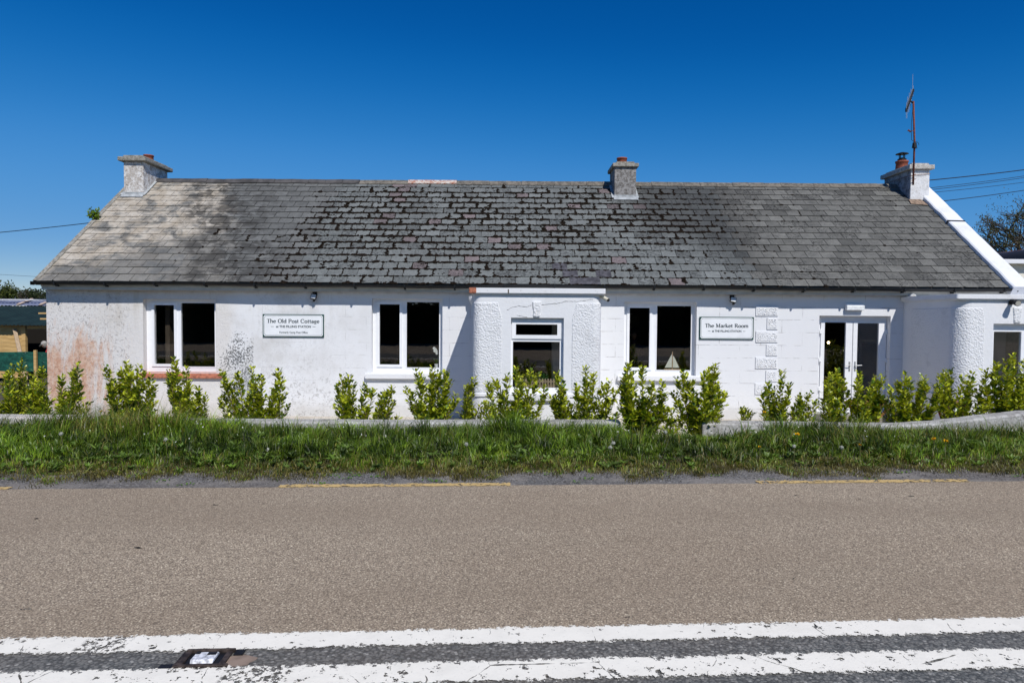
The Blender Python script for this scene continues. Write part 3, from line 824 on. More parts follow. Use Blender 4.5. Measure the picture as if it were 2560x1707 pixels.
# chimneys ---------------------------------------------------------------------------
def chimney(x0, x1, y0, y1, ztop, capz, mat, over, name='chimney', flash=True, cap=None):
    m = MB(); zb = ZE+(y0-YE)*math.tan(RP)-.25
    if y1 > YR: zb2 = zb
    m.box(x0, x1, y0, y1, zb, ztop)
    ch = m.build(name, mat, cot, bev=.012)
    m = MB(); m.box(x0-over, x1+over, y0-over, y1+over, ztop+.001, ztop+capz)
    m.box(x0-over+.10, x1+over-.10, y0-over+.09, y1+over-.09, ztop+capz, ztop+capz+.055)
    m.build('chimney_cap', cap or MCAP, ch, bev=.018)
    if flash:
        m = MB(); s0 = (y0-YE)/math.cos(RP)
        m.quad(RF(x0-.03, s0-.16, .040), RF(x1+.05, s0-.16, .040), RF(x1+.03, s0+.01, .036), RF(x0-.02, s0+.01, .036))
        zf = RF(0, s0, .03)[2]; m.box(x0-.006, x1+.006, y0-.006, y0-.001, zf-.05, zf+.06)
        s1 = min((y1-YE)/math.cos(RP), SLN-.05)
        for xx, dx in ((x0, -.07), (x1, .07)):
            m.quad(RF(xx, s0-.05, .04), RF(xx+dx, s0-.05, .04), RF(xx+dx, s1, .04), RF(xx, s1, .04)) if dx > 0 else m.quad(RF(xx+dx, s0-.05, .04), RF(xx, s0-.05, .04), RF(xx, s1, .04), RF(xx+dx, s1, .04))
        m.build('flashing', MLEAD, ch)
    return ch
def potat(ch, c, r, h, mat=MPOT, rim=True):
    m = MB(); m.lathe([(r*1.02, 0), (r, h*.3), (r*.95, h*.8), (r*1.06, h*.82), (r*1.06, h), (r*.85, h), (r*.8, h*.3)], c, 20)
    return m.build('chimney_pot', mat, ch, smooth=True)
c1x0, c1x1 = P(309, 440, 18.05)[0], P(358, 440, 18.05)[0]
zt1 = P(333, 404, 18.05)[1]; cz1 = P(333, 392, 17.97)[1]-zt1
ch1 = chimney(c1x0, c1x1, 18.05, 19.32, zt1, max(.11, cz1), MCH1, .105)
potat(ch1, ((c1x0+c1x1)/2+.07, 18.68, zt1+.13), .125, .18)
c2x0, c2x1 = P(1536.5, 440, 18.08)[0], P(1590.5, 440, 18.08)[0]
zt2 = P(1563, 418, 18.08)[1]
ch2 = chimney(c2x0, c2x1, 18.08, 18.95, zt2, .10, MCH2, .06)
potat(ch2, ((c2x0+c2x1)/2-.03, 18.5, zt2+.13), .135, .20)
c3x0, c3x1 = P(2277, 450, 18.05)[0], P(2324, 450, 18.05)[0]
zt3 = P(2303, 424.5, 18.05)[1]
ch3 = chimney(c3x0, c3x1, 18.05, 19.32, zt3, .12, MCH3, .085, flash=False, cap=stone('pale_weathered_cap', (.52, .50, .46), (.34, .32, .29), (.62, .60, .56), 14))
m = MB(); m.box(c3x0-.006, c3x0-.001, 18.06, 19.31, zt3-1.2, zt3-.004); m.build('sooty_shaded_side', stone('sooty_shaded_peeling_render', (.36, .36, .37), (.16, .15, .15), (.52, .52, .52), 6), ch3)  # sheet over the side: soot stains plus its shade put into the colour
pc = ((c3x0+c3x1)/2-.04, 18.85, zt3+.16)
po = potat(ch3, pc, .155, .24)
m = MB(); m.lathe([(.11, .24), (.11, .30), (.06, .31), (.06, .33)], pc, 16)
for a in range(4): m.box(pc[0]+.075*math.cos(a*1.57)-.008, pc[0]+.075*math.cos(a*1.57)+.008, pc[1]+.075*math.sin(a*1.57)-.008, pc[1]+.075*math.sin(a*1.57)+.008, pc[2]+.31, pc[2]+.44)
m.lathe([(.165, .43), (.15, .445), (.06, .475), (.01, .48)], pc, 20)
m.build('chimney_cowl', MBLK, ch3)
# porches -------------------------------------------------------------------------------
def plan_outline(x0, x1, rad, y0=YP):
    pts = [(x0, YW-.003), (x0, y0+rad)]
    for k in range(1, 9):
        a = math.pi/2*k/8; pts.append((x0+rad-rad*math.cos(a), y0+rad-rad*math.sin(a)))
    pts.append((x1-rad, y0))
    for k in range(1, 9):
        a = math.pi/2*k/8; pts.append((x1-rad+rad*math.sin(a), y0+rad-rad*math.cos(a)))
    pts.append((x1, YW-.003)); return pts
def dashpanel(par, path, z0, ztop, splay0=None, splay1=None, seed=0, amp=.010):
    # path: list of (x, y, nx, ny); height function per column; splay = inward slope of the last column near the top
    m = MB(); nz = int((ztop-z0)/.013); n_ = len(path)
    for j in range(nz+1):
        z = z0+(ztop-z0)*j/nz
        for i, (x, y, nx, ny) in enumerate(path):
            e = 1.0 if (0 < i < n_-1 and 0 < j < nz) else 0
            h = (.006+amp*(.4+.55*mnoise.noise(Vector((x*55+seed, y*55, z*55)))+.15*mnoise.noise(Vector((x*25, y*25, z*25+seed)))))*e - (1-e)*.004
            xx = x
            if splay1 and z > splay1[0]:        # compress towards the far side
                t = (z-splay1[0])/(ztop-splay1[0]); wgt = (i/(n_-1))**3; xx = x - splay1[1]*t*wgt*(1 if ny < -.5 else 0)
            m.v.append((xx+nx*h, y+ny*h, z))
    for j in range(nz):
        for i in range(n_-1): m.f.append((j*n_+i, j*n_+i+1, (j+1)*n_+i+1, (j+1)*n_+i))
    return m.build('pebbledash_panel', MDASH, par, smooth=True)
def corner_path(x0, rad, yside, xend, step=.013, flip=False):
    p = []; y = yside
    while y > YP+rad: p.append((x0, y, -1, 0)); y -= step
    k = max(6, int(rad*1.57/step))
    for i in range(k+1):
        a = math.pi/2*i/k; p.append((x0+rad-rad*math.cos(a), YP+rad-rad*math.sin(a), -math.cos(a), -math.sin(a)))
    x = x0+rad+step; n2 = max(2, int((xend-x0-rad)/step))
    for i in range(1, n2+1): p.append((x0+rad+(xend-x0-rad)*i/n2, YP, 0, -1))
    return p
def porch(x0, x1, rad, win, ztop, corn_z, panels, key, plinth, label, rightside):
    po_ = None
    m = MB(); out = plan_outline(x0, x1, rad)
    T = .26
    # piers and lintels round the window: front wall as panel between the rounded corners
    wx0, wx1, wz0, wz1 = win
    left = [p for p in out if p[0] <= (x0+x1)/2]; right = [p for p in out if p[0] > (x0+x1)/2]
    m.prismz(left + [(wx0, YP), (wx0, YP+T), (x0+T, YP+T), (x0+T, YW-.003)], ZB-.04, ztop)
    m.prismz([(wx1, YP)] + right + [(x1-T, YW-.003), (x1-T, YP+T), (wx1, YP+T)], ZB-.04, ztop)
    m.box(wx0+.0005, wx1-.0005, YP+.0006, YP+T, ZB-.04, wz0); m.box(wx0+.0005, wx1-.0005, YP+.0006, YP+T, wz1, ztop)
    po_ = m.build('porch', MSM, cot)
    tag(po_, label)
    # flat roof slab with cornice
    m = MB(); o = .07
    pp = plan_outline(x0-o, x1+o, .04, YP-o)
    m.prismz(pp, corn_z[0], corn_z[1]); pp = plan_outline(x0-.03, x1+.03, .06, YP-.03); m.prismz(pp, corn_z[0]-.028, corn_z[0]-.001)
    m.build('cornice', MSMD, po_, bev=.006)
    m = MB(); pp = plan_outline(x0-.045, x1+.045, rad+.03, YP-.045); m.prismz(pp, plinth-.035, plinth+.035)
    pp = plan_outline(x0-.02, x1+.02, rad+.02, YP-.02); m.prismz(pp, ZB-.04, plinth-.036); m.build('plinth', MSM, po_, bev=.012)
    # inner lining
    m = MB(); m.box(x0+T+.002, x0+T+.01, YP+T+.01, YW-.01, .01, ztop-.1); m.build('porch_lining', MBEIGE, po_); m = MB(); m.box(x1-T-.01, x1-T-.002, YP+T+.01, YW-.01, .01, ztop-.1)
    m.build('porch_lining', MBEIGE, po_)
    return po_
wp = RECT(1277, 794.5, 1409, 984, YP)
zc1, zc0 = P(1345, 720.5, YP-.07)[1], P(1345, 733.5, YP-.07)[1]
zpl = P(1345, 988, YP)[1]
pL = porch(PX0, PX1, .17, wp, zc0-.03, (zc0, zc1), None, None, zpl, 'white porch with rounded corners in the middle of the front', True)
zp1 = P(1220, 755, YP)[1]; zp0 = zpl+.05
xa = P(1255, 860, YP)[0]; xb = P(1429, 860, YP)[0]
sp = .05
dashpanel(pL, corner_path(PX0, .17, YP+.35, xa), zp0, zp1, None, (zp1-.30, .085), 1)
# right panel, mirrored
path = corner_path(PX0, .17, YP+.35, PX0+(PX1-xb)); mid = PX0
path = [(PX1-(x-PX0), y, -nx, ny) for x, y, nx, ny in path]
m = MB()
def mirrored(par, path, z0, ztop, splay, seed):
    m = MB(); path = path[::-1]; nz = int((ztop-z0)/.013); n_ = len(path)
    for j in range(nz+1):
        z = z0+(ztop-z0)*j/nz
        for i, (x, y, nx, ny) in enumerate(path):
            e = 1.0 if (0 < i < n_-1 and 0 < j < nz) else 0
            h = (.006+.010*(.4+.55*mnoise.noise(Vector((x*55+seed, y*55, z*55)))+.15*mnoise.noise(Vector((x*25, y*25, z*25+seed)))))*e - (1-e)*.004
            xx = x
            if z > splay[0]: t = (z-splay[0])/(ztop-splay[0]); xx = x + splay[1]*t*((1-i/(n_-1))**3)*(1 if ny < -.5 else 0)
            m.v.append((xx+nx*h, y+ny*h, z))
    for j in range(nz):
        for i in range(n_-1): m.f.append((j*n_+i, j*n_+i+1, (j+1)*n_+i+1, (j+1)*n_+i))
    return m.build('pebbledash_panel', MDASH, par, smooth=True)
mirrored(pL, path, zp0, zp1, (zp1-.30, .085), 4)
def keystone(par, cx, z0, z1, wt, wb):
    m = MB(); n_ = 10; nz = int((z1-z0)/.02)
    for j in range(nz+1):
        t = j/nz; z = z0+(z1-z0)*t; w_ = wb+(wt-wb)*t
        for i in range(n_+1):
            e = 0 < i < n_ and 0 < j < nz
            h = (.022+.02*mnoise.noise(Vector((i*.9+cx, z*35, 3)))) if e else -.004
            m.v.append((cx-w_/2+w_*i/n_, YP-h, z))
    for j in range(nz):
        for i in range(n_): m.f.append((j*(n_+1)+i, j*(n_+1)+i+1, (j+1)*(n_+1)+i+1, (j+1)*(n_+1)+i))
    m.build('keystone', MDASH, par, smooth=True)
keystone(pL, P(1342, 772, YP)[0], wp[3]+.005, P(1342, 752, YP)[1], .19, .13)
# cracks in the lintel: thin open fissures
def crack(par, pts, w_=.006):
    m = MB(); P3 = [(P(x, y, YP)[0], P(x, y, YP)[1]) for x, y in pts]; q = []
    rnd = random.Random(len(pts))
    for a, b in zip(P3[:-1], P3[1:]):
        for k in range(5): t = k/5; q.append((a[0]+(b[0]-a[0])*t+rnd.gauss(0, .004), a[1]+(b[1]-a[1])*t+rnd.gauss(0, .005)))
    q.append(P3[-1])
    for a, b in zip(q[:-1], q[1:]):
        w2 = w_*rnd.uniform(.4, 1.1)
        m.quad((a[0], YP-.0015, a[1]-w2/2), (b[0], YP-.0015, b[1]-w2/2), (b[0], YP-.0015, b[1]+w2/2), (a[0], YP-.0015, a[1]+w2/2))
    m.build('crack', simple('crack_shadow_dirt', (.06, .055, .05), 1), par)
crack(pL, [(1268, 774), (1280, 768), (1300, 765), (1318, 768), (1330, 762)], .009)
crack(pL, [(1354, 762), (1380, 760), (1400, 757), (1420, 753), (1440, 754), (1470, 750), (1483, 748)], .009)
crack(pL, [(1330, 757), (1331, 770), (1333, 792)], .016)
crack(pL, [(1293, 789), (1303, 790), (1318, 793)], .008)
# broken bit of brick at the cornice corner
r = RECT(1173, 719, 1191, 733, YP-.07); m = MB(); m.box(PX0-.078, PX0-.078+.15, YP-.078, YP+.25, zc0-.004, zc1+.006); m.build('exposed_brick', MBARE, pL, bev=.02)
r = RECT(1269.5, 722, 1272.5, 733, YP-.07); m = MB(); m.box(r[0], r[1], YP-.0735, YP-.06, r[2], r[3]-.01); m.build('crack', simple('crack_dirt', (.09, .07, .05), 1), pL)
# porch window
def porch_window(par, rect, gtop, glow, transom, yf):
    m = MB(); m.panel(rect[0], rect[1], rect[2], rect[3], [gtop, glow], yf, yf+.06)
    fr = m.build('porch_window', MUPVC, cot, bev=.005)
    if gtop:
        wd = .07; m = MB(); m.panel(gtop[0]-wd, gtop[1]+wd, gtop[2]-wd, gtop[3]+wd, [(gtop[0]+.006, gtop[1]-.006, gtop[2]+.006, gtop[3]-.006)], yf-.026, yf-.002); m.build('sash', MUPVC, fr, bev=.007)
    for g in (gtop, glow):
        m = MB(); m.quad((g[0]-.01, yf+.03, g[2]-.01), (g[1]+.01, yf+.03, g[2]-.01), (g[1]+.01, yf+.03, g[3]+.01), (g[0]-.01, yf+.03, g[3]+.01)); m.build('pane', MGL, fr)
    return fr
YPF = YP+.11
porch_window(pL, wp, RECT(1289, 810, 1394, 838, YPF), RECT(1282, 854, 1399, 969, YPF), 0, YPF)
m = MB(); s_ = RECT(1262, 985, 1424, 1001, YP-.05); m.box(s_[0], s_[1], YP-.10, YP-.002, s_[2], s_[3]); m.build('window_sill', MSM, pL, bev=.01)
# right porch
wq = RECT(2481.5, 809.5, 2481.5+136, 970, YP)
zq1, zq0 = P(2480, 735.5, YP-.07)[1], P(2480, 747.5, YP-.07)[1]
pR = porch(QX0, QX1, .27, wq, zq0-.03, (zq0, zq1), None, None, zpl, 'white porch at the right end with pebbledash side', False)
xe = P(2461, 860, YP)[0]; zq = P(2420, 769, YP)[1]
pth = corner_path(QX0, .27, YW-.32, xe)
dashpanel(pR, pth, zpl+.05, zq, None, (zq-.28, .05), 9)
keystone(pR, P(2543, 790, YP)[0], wq[3]+.005, P(2543, 766, YP)[1], .19, .13)
g_ = RECT(2483, 829, 2553, 1, YPF); gq = (P(2484, 860, YPF)[0], P(2553, 860, YPF)[0], wq[2]+.05, P(2510, 829, YPF)[1])
gq2 = (gq[1]+.12, wq[1]-.06, gq[2], gq[3])
m = MB(); m.panel(wq[0], wq[1], wq[2], wq[3], [gq, gq2], YPF, YPF+.06); fq = m.build('porch_window', MUPVC, cot, bev=.005)
for g in (gq, gq2):
    m = MB(); m.quad((g[0]-.01, YPF+.03, g[2]-.01), (g[1]+.01, YPF+.03, g[2]-.01), (g[1]+.01, YPF+.03, g[3]+.01), (g[0]-.01, YPF+.03, g[3]+.01)); m.build('pane', MGL, fq)
m = MB(); m.box(wq[0]-.1, wq[1]+.1, YP-.10, YP-.002, wq[2]-.14, wq[2]-.01); m.build('window_sill', MSM, pR, bev=.01)
# ------------------------------------------------------------------ signs, lamps, small fittings
def text_mesh(body, size, cx, cz, y, mat, par, offset=0.0, fit=None, name='lettering'):
    c = bpy.data.curves.new('txt', 'FONT'); c.body = body; c.size = size; c.align_x = 'CENTER'; c.align_y = 'CENTER'; c.offset = offset; c.extrude = .001
    o = bpy.data.objects.new('txt', c); COL.objects.link(o)
    dg = bpy.context.evaluated_depsgraph_get(); dg.update()
    me = bpy.data.meshes.new_from_object(o.evaluated_get(dg)); bpy.data.objects.remove(o)
    xs = [v.co.x for v in me.vertices]; zs = [v.co.y for v in me.vertices]
    sx = fit/(max(xs)-min(xs)) if fit else 1; mx = (max(xs)+min(xs))/2
    b = BASE[par.name]
    for v in me.vertices:
        x, yy, z = v.co; v.co = ((x-mx)*sx+cx-b.x, y-z-b.y, yy*(1)+cz-b.z)
    me.materials.clear(); me.materials.append(mat)
    ob = bpy.data.objects.new(name, me); COL.objects.link(ob); ob.parent = par; BASE[ob.name] = b; return ob
def serif_text(body, x0, x1, zb, h, y, mat, par):
    # hand drawn high-contrast serif letters, strokes as thin prisms; unit em: cap height 1, x height .62
    K, T_ = .20, .085
    def S(g, a, b, w_):                           # stroke
        g.append((a, b, w_))
    def arc(g, cx, cz, rx, rz, a0, a1, w0=T_, w1=K, n=12):
        for k in range(n):
            t0 = R(a0+(a1-a0)*k/n); t1 = R(a0+(a1-a0)*(k+1)/n); tm = (t0+t1)/2
            w_ = w0+(w1-w0)*abs(math.cos(tm))
            g.append(((cx+rx*math.cos(t0), cz+rz*math.sin(t0)), (cx+rx*math.cos(t1), cz+rz*math.sin(t1)), w_))
    def sf(g, x, z, w_=.13): g.append(((x-w_, z), (x+w_, z), T_))
    X = .62; L = {}
    def let(ch, adv):
        g = []; L[ch] = (g, adv); return g
    g = let('T', .74); S(g,(.37,0),(.37,.97),K); S(g,(.03,.97),(.71,.97),.07); S(g,(.03,.8),(.03,.99),.05); S(g,(.71,.8),(.71,.99),.05); sf(g,.37,.02)
    g = let('h', .70); S(g,(.13,0),(.13,1),K); arc(g,.35,X-.2,.2,.2,170,0); S(g,(.55,0),(.55,X-.2),K); sf(g,.13,.02,.1); sf(g,.55,.02,.1); sf(g,.08,.98,.08)
    g = let('e', .60); arc(g,.30,.31,.22,.30,40,320); arc(g,.30,.31,.22,.30,0,40); S(g,(.1,.36),(.52,.36),T_)
    g = let('O', .98); arc(g,.49,.5,.38,.48,0,360,T_,K,20)
    g = let('l', .30); S(g,(.15,0),(.15,1),K); sf(g,.15,.02,.1); sf(g,.1,.98,.08)
    g = let('d', .68); S(g,(.54,0),(.54,1),K); arc(g,.32,.31,.22,.30,0,360); sf(g,.56,.02,.08); sf(g,.49,.98,.08)
    g = let('P', .76); S(g,(.18,0),(.18,.98),K); arc(g,.38,.72,.27,.25,-90,90); S(g,(.15,.97),(.38,.97),T_); S(g,(.18,.47),(.38,.47),T_); sf(g,.18,.02); sf(g,.12,.97,.1)
    g = let('o', .66); arc(g,.33,.31,.24,.30,0,360,T_,K,16)
    g = let('s', .50); arc(g,.25,.46,.15,.15,20,270,T_,K); arc(g,.25,.16,.17,.15,-160,90,T_,K)
    g = let('t', .42); S(g,(.18,.1),(.18,.85),K); arc(g,.28,.12,.10,.12,180,300,T_,T_); S(g,(.04,X-.02),(.36,X-.02),T_)
    g = let('C', .88); arc(g,.47,.5,.38,.48,45,315,T_,K,18); S(g,(.75,.72),(.75,.95),T_); S(g,(.70,.80),(.76,.80),.13)
    g = let('a', .62); S(g,(.46,0),(.46,.42),K); arc(g,.29,.43,.17,.19,0,150); arc(g,.27,.17,.17,.17,60,300); S(g,(.30,.33),(.46,.33),T_); sf(g,.50,.02,.07)
    g = let('g', .62); arc(g,.28,.38,.18,.22,0,360); arc(g,.28,-.12,.22,.16,0,360,T_,.10); S(g,(.2,.12),(.34,.06),.08); S(g,(.42,.56),(.56,.62),.08)
    g = let('M', 1.1); S(g,(.18,0),(.18,.97),T_+.02); S(g,(.2,.97),(.52,.06),K); S(g,(.52,.06),(.86,.97),T_); S(g,(.88,0),(.88,.97),K); sf(g,.18,.02,.1); sf(g,.88,.02,.12); sf(g,.14,.97,.1); sf(g,.92,.97,.1)
    g = let('r', .48); S(g,(.14,0),(.14,X),K); arc(g,.32,X-.2,.16,.19,150,40); sf(g,.14,.02,.1); S(g,(.40,X-.1),(.46,X-.1),.12)
    g = let('k', .66); S(g,(.14,0),(.14,1),K); S(g,(.16,.28),(.48,.6),T_); S(g,(.27,.36),(.56,.02),K-.02); sf(g,.14,.02,.09); sf(g,.50,.6,.08); sf(g,.56,.02,.08); sf(g,.09,.98,.08)
    g = let('R', .84); S(g,(.18,0),(.18,.98),K); arc(g,.38,.74,.24,.23,-90,90); S(g,(.15,.97),(.38,.97),T_); S(g,(.18,.51),(.38,.51),T_); S(g,(.42,.50),(.72,.03),K); sf(g,.18,.02); sf(g,.12,.97,.1); sf(g,.76,.02,.07)
    g = let('m', 1.0); S(g,(.13,0),(.13,X),K); arc(g,.32,X-.18,.17,.18,170,0); S(g,(.49,0),(.49,X-.2),K); arc(g,.68,X-.18,.17,.18,170,0); S(g,(.85,0),(.85,X-.2),K)
    for x_ in (.13,.49,.85): sf(g,x_,.02,.09)
    L[' '] = ([], .38)
    tot = sum(L[c][1] for c in body); sc = (x1-x0)/tot; m = MB(); x = x0; j = 0
    for c in body:
        for a, b, w_ in L[c][0]:
            A = Vector((x+a[0]*sc, 0, zb+a[1]*h)); B = Vector((x+b[0]*sc, 0, zb+b[1]*h)); dd = (B-A); 
            if dd.length < 1e-6: continue
            dd.normalize(); nrm = Vector((-dd.z, 0, dd.x))*(w_*(sc+h)/2/2); A -= dd*.001; B += dd*.001; yy = y-.0004*(j % 5); j += 1
            m.quad((A.x-nrm.x, yy, A.z-nrm.z), (B.x-nrm.x, yy, B.z-nrm.z), (B.x+nrm.x, yy, B.z+nrm.z), (A.x+nrm.x, yy, A.z+nrm.z))
        x += L[c][1]*sc
    return m.build('lettering', mat, par)
MSIGN = simple('painted_sign_board', (.78, .80, .82), .5, var=.04, scale=4, spec=.4)
MGREEN = simple('dark_green_sign_paint', (.007, .055, .045), .4, var=.2, spec=.5)
MINK = simple('dark_ink', (.012, .03, .04), .5, var=.1)
def sign(px, lab, lines):
    r = RECT(*px, YW-.03); x0, x1, z0, z1 = r; cx = (x0+x1)/2; Wd = x1-x0; H = z1-z0
    t = thing('wall_sign', (cx, YW-.02, z0), lab, 'sign')
    m = MB(); m.box(x0, x1, YW-.030, YW-.003, z0, z1); m.build('board', MGREEN, t, bev=.003)
    def oct_(e, c): return [(x0+e+c, z0+e), (x1-e-c, z0+e), (x1-e, z0+e+c), (x1-e, z1-e-c), (x1-e-c, z1-e), (x0+e+c, z1-e), (x0+e, z1-e-c), (x0+e, z0+e+c)]
    e0 = .020
    m = MB(); m.prism(oct_(e0, .03), YW-.033, YW-.0305); m.build('sign_face', MSIGN, t)
    m = MB(); A = oct_(e0+.016, .032); B = oct_(e0+.021, .031); y = YW-.0338
    for i in range(8): j = (i+1) % 8; m.quad((A[i][0], y, A[i][1]), (A[j][0], y, A[j][1]), (B[j][0], y, B[j][1]), (B[i][0], y, B[i][1]))
    m.build('border_line', MGREEN, t)
    for l in lines:
        if l[0] == 'serif': serif_text(l[1], x0+Wd*l[2], x0+Wd*l[3], z0+H*l[4], H*l[5], YW-.0345, MINK, t)
        else: text_mesh(l[1], H*l[5], x0+Wd*(l[2]+l[3])/2, z0+H*l[4], YW-.0345, MINK, t, l[6], Wd*(l[3]-l[2]))
    dz = z0+H*lines[1][4]
    for a, b in (lines[1][7], lines[1][8]): m = MB(); m.quad((x0+Wd*a, YW-.0345, dz-.004), (x0+Wd*b, YW-.0345, dz-.004), (x0+Wd*b, YW-.0345, dz+.004), (x0+Wd*a, YW-.0345, dz+.004)); m.build('dash_ornament', MINK, t)
sign((656.5, 785.5, 809.5, 842.5), 'white wall sign with green border lettered The Old Post Cottage',
     [('serif', 'The Old Post Cottage', .07, .93, .62, .165), ('sans', 'at THE FILLING STATION', .22, .79, .455, .135, .0016, (.135, .185), (.815, .865)), ('sans', 'Formerly Camp Post Office', .275, .735, .20, .12, .0008)])
sign((1749, 792, 1884.5, 848.5), 'white wall sign with green border lettered The Market Room',
     [('serif', 'The Market Room', .10, .90, .53, .165), ('sans', 'at THE FILLING STATION', .23, .77, .365, .125, .0014, (.155, .20), (.80, .845))])
def flood(px, py, lab):
    x, z = P(px, py, YW-.1); t = thing('floodlight', (x, YW, z), lab, 'floodlight', 'floodlights on the front wall')
    m = MB(); m.box(x-.05, x+.05, YW-.03, YW-.002, z+.03, z+.10); m.build('wall_bracket', MBLK, t, bev=.004)
    mt = Matrix.Translation((x, YW-.11, z-.005)) @ Matrix.Rotation(R(-18), 4, 'X') @ Matrix.Rotation(R(12), 4, 'Y')
    m = MB(); m.box(-.065, .065, -.012, .03, -.06, .06, mt); m.bar((x, YW-.03, z+.06), (x, YW-.10, z+.02), .02); m.build('lamp_housing', MBLK, t, bev=.004)
    m = MB(); m.box(-.052, .052, -.018, -.0125, -.045, .048, mt); m.build('lamp_glass', simple('lamp_glass', (.55, .57, .58), .2, spec=.6), t)
    m = MB(); m.blob((x+.005, YW-.10, z-.095), (.028, .028, .028), 1, 2); m.build('motion_sensor', MBLK, t, smooth=True)
flood(784, 741, 'small black floodlight above the sign lettered The Old Post Cottage')
flood(1833, 749, 'small black floodlight above the sign lettered The Market Room')
# bulkhead light above the doors
r = RECT(2117, 762, 2161, 776, YW-.08); t = thing('bulkhead_light', ((r[0]+r[1])/2, YW, r[2]), 'white rectangular emergency bulkhead light above the glass doors', 'light')
m = MB(); m.box(r[0], r[1], YW-.05, YW-.002, r[2]+.01, r[3]+.02); m.build('back_box', MUPVC, t, bev=.008)
m = MB(); m.box(r[0]-.005, r[1]+.005, YW-.10, YW-.051, r[2], r[3]-.01); m.build('diffuser', simple('frosted_diffuser', (.78, .80, .80), .3, spec=.5), t, bev=.015)
# cream sensor on the right corner of the middle porch, and a bracket on the left corner
x, z = P(1507, 747, YP+.2)
t = thing('security_camera', (x, YP+.3, z), 'cream tube camera at the right top corner of the middle porch', 'camera')
m = MB(); a = Vector((PX1-.02, YP+.12, z+.06)); b = Vector((PX1+.12, YP-.02, z-.03)); m.tube([a, b], .038, 12); m.build('camera_body', simple('cream_plastic', (.62, .58, .46), .5), t, smooth=False, bev=.003)
dd = (b-a).normalized(); m = MB(); m.tube([b+dd*.001, b+dd*.02], .030, 12); m.build('lens', MBLK, t)
m = MB(); m.tube([(PX1-.01, YP+.2, z+.05), (PX1+.03, YP+.1, z+.03)], .018, 8); m.build('arm', MUPVC, t)
x, z = P(1175, 750, YP+.9)
t = thing('hopper_head', (PX0-.05, YP+1, z), 'small white rainwater hopper on the left side of the middle porch', 'rain hopper')
m = MB(); m.lathe([(.03, -.14), (.035, -.08), (.09, .02), (.10, .10)], (PX0-.10, YW-.16, P(1175, 752, YW-.1)[1]), 10); m.build('hopper', MSMD, t)
m = MB(); m.tube([(PX0-.10, YW-.16, z-.10), (PX0-.10, YW-.16, z-.34)], .03, 8); m.build('outlet_pipe', MSMD, t)
def spot(px, py, Y, lab, c):
    x, z = P(px, py, Y); t = thing('spotlight', (x, Y, z), lab, 'spotlight')
    m = MB(); m.tube([(x, Y+.12, z+.02), (x, Y+.02, z+.01), (x-.01, Y-.06, z-.01)], [.02, .055, .06], 14); m.build('lamp_body', c, t, smooth=False)
    m = MB(); m.tube([(x-.0102, Y-.061, z-.0101), (x-.011, Y-.068, z-.012)], .05, 14); m.build('lens', simple('bulb_glass', (.5, .48, .42), .2, spec=.6), t)
    m = MB(); m.box(x-.04, x+.04, Y+.1, Y+.16, z-.03, z+.06); m.build('mount', c, t, bev=.004)
spot(2541, 757, YP-.15, 'black round spotlight over the window of the right porch', MBLK)
spot(2281, 741, YW-.25, 'white eyeball spotlight under the eaves beside the right porch', MUPVC)
# ------------------------------------------------------------------ aerial
ax, az = P(2282, 458, 17.98)
t = thing('tv_aerial', (ax, 17.98, az-.1), 'rusty television aerial pole strapped to the right hand chimney', 'aerial')
top = P(2282.5, 254, 17.98)
m = MB(); m.tube([(ax, 17.96, az-.05), (ax+.005, 17.96, (az+top[1])/2), (top[0], 17.96, top[1])], .024, 10); pole = m.build('pole', MRUST, t, smooth=True)
m = MB()
bA = Vector((P(2266, 277, 17.65)[0], 17.65, P(2266, 277, 17.65)[1])); bB = Vector((P(2283, 228, 18.25)[0], 18.25, P(2283, 228, 18.25)[1]))
m.tube([bA, bB], .016, 6); off = Vector((-.03, 0, .09)); m.tube([bA+off*.5, bB+off*.5], .012, 6); m.tube([(top[0], 17.96, top[1]-.05), (bA+bB)/2], .02, 6)
for k in range(9):
    p = bA+(bB-bA)*(k/8)
    m.box(p.x-.02, p.x+.02, p.y-.02, p.y+.02, p.z-.03, p.z+.05)
m.build('boom', MBLK, t)
m = MB()
for k in range(9):
    p = bA+(bB-bA)*(k/8); L_ = (.30-.012*k)*(1 if k % 2 else .7)+(.28 if k == 7 else 0)
    m.tube([(p.x, p.y, p.z-L_*.9*(k != 7)), (p.x, p.y, p.z+L_)], .0050, 5)
m.tube([(P(2286, 240, 18)[0], 18.2, P(2286, 275, 18.2)[1]), (P(2286, 240, 18)[0], 18.2, P(2286, 235, 18.2)[1])], .005, 5)
m.build('rod', MALU, t)
c_ = P(2283, 365, 17.96); m = MB(); m.tube([(c_[0], 17.9, c_[1]+.07), (c_[0], 17.9, c_[1]-.07)], [.045, .06], 12); m.build('amplifier_box', MBLK, t, smooth=False, bev=.01)
m = MB()
for k in range(17):
    a = R(60+k*17); 
pts = [(c_[0]+.02+.09*math.cos(R(a))*.9, 17.88, c_[1]+.09*math.sin(R(a))) for a in range(0, 330, 22)]; m.tube(pts, .006, 5)
ca = [(top[0]-.02, 17.93, top[1]-.1), (top[0]-.06, 17.92, top[1]-.6), (top[0]-.045, 17.92, top[1]-1.0), (c_[0]-.03, 17.9, c_[1]+.1)]; m.tube(ca, .006, 5); m.build('cable', MBLK, t)
k_ = P(2278, 328, 17.96); m = MB(); m.tube([(k_[0]-.1, 17.95, k_[1]), (k_[0]+.08, 17.95, k_[1])], .009, 6); m.tube([(k_[0]-.08, 17.95, k_[1]+.03), (k_[0]-.02, 17.95, k_[1]-.03)], .018, 6); m.build('clamp', MRUST, t)
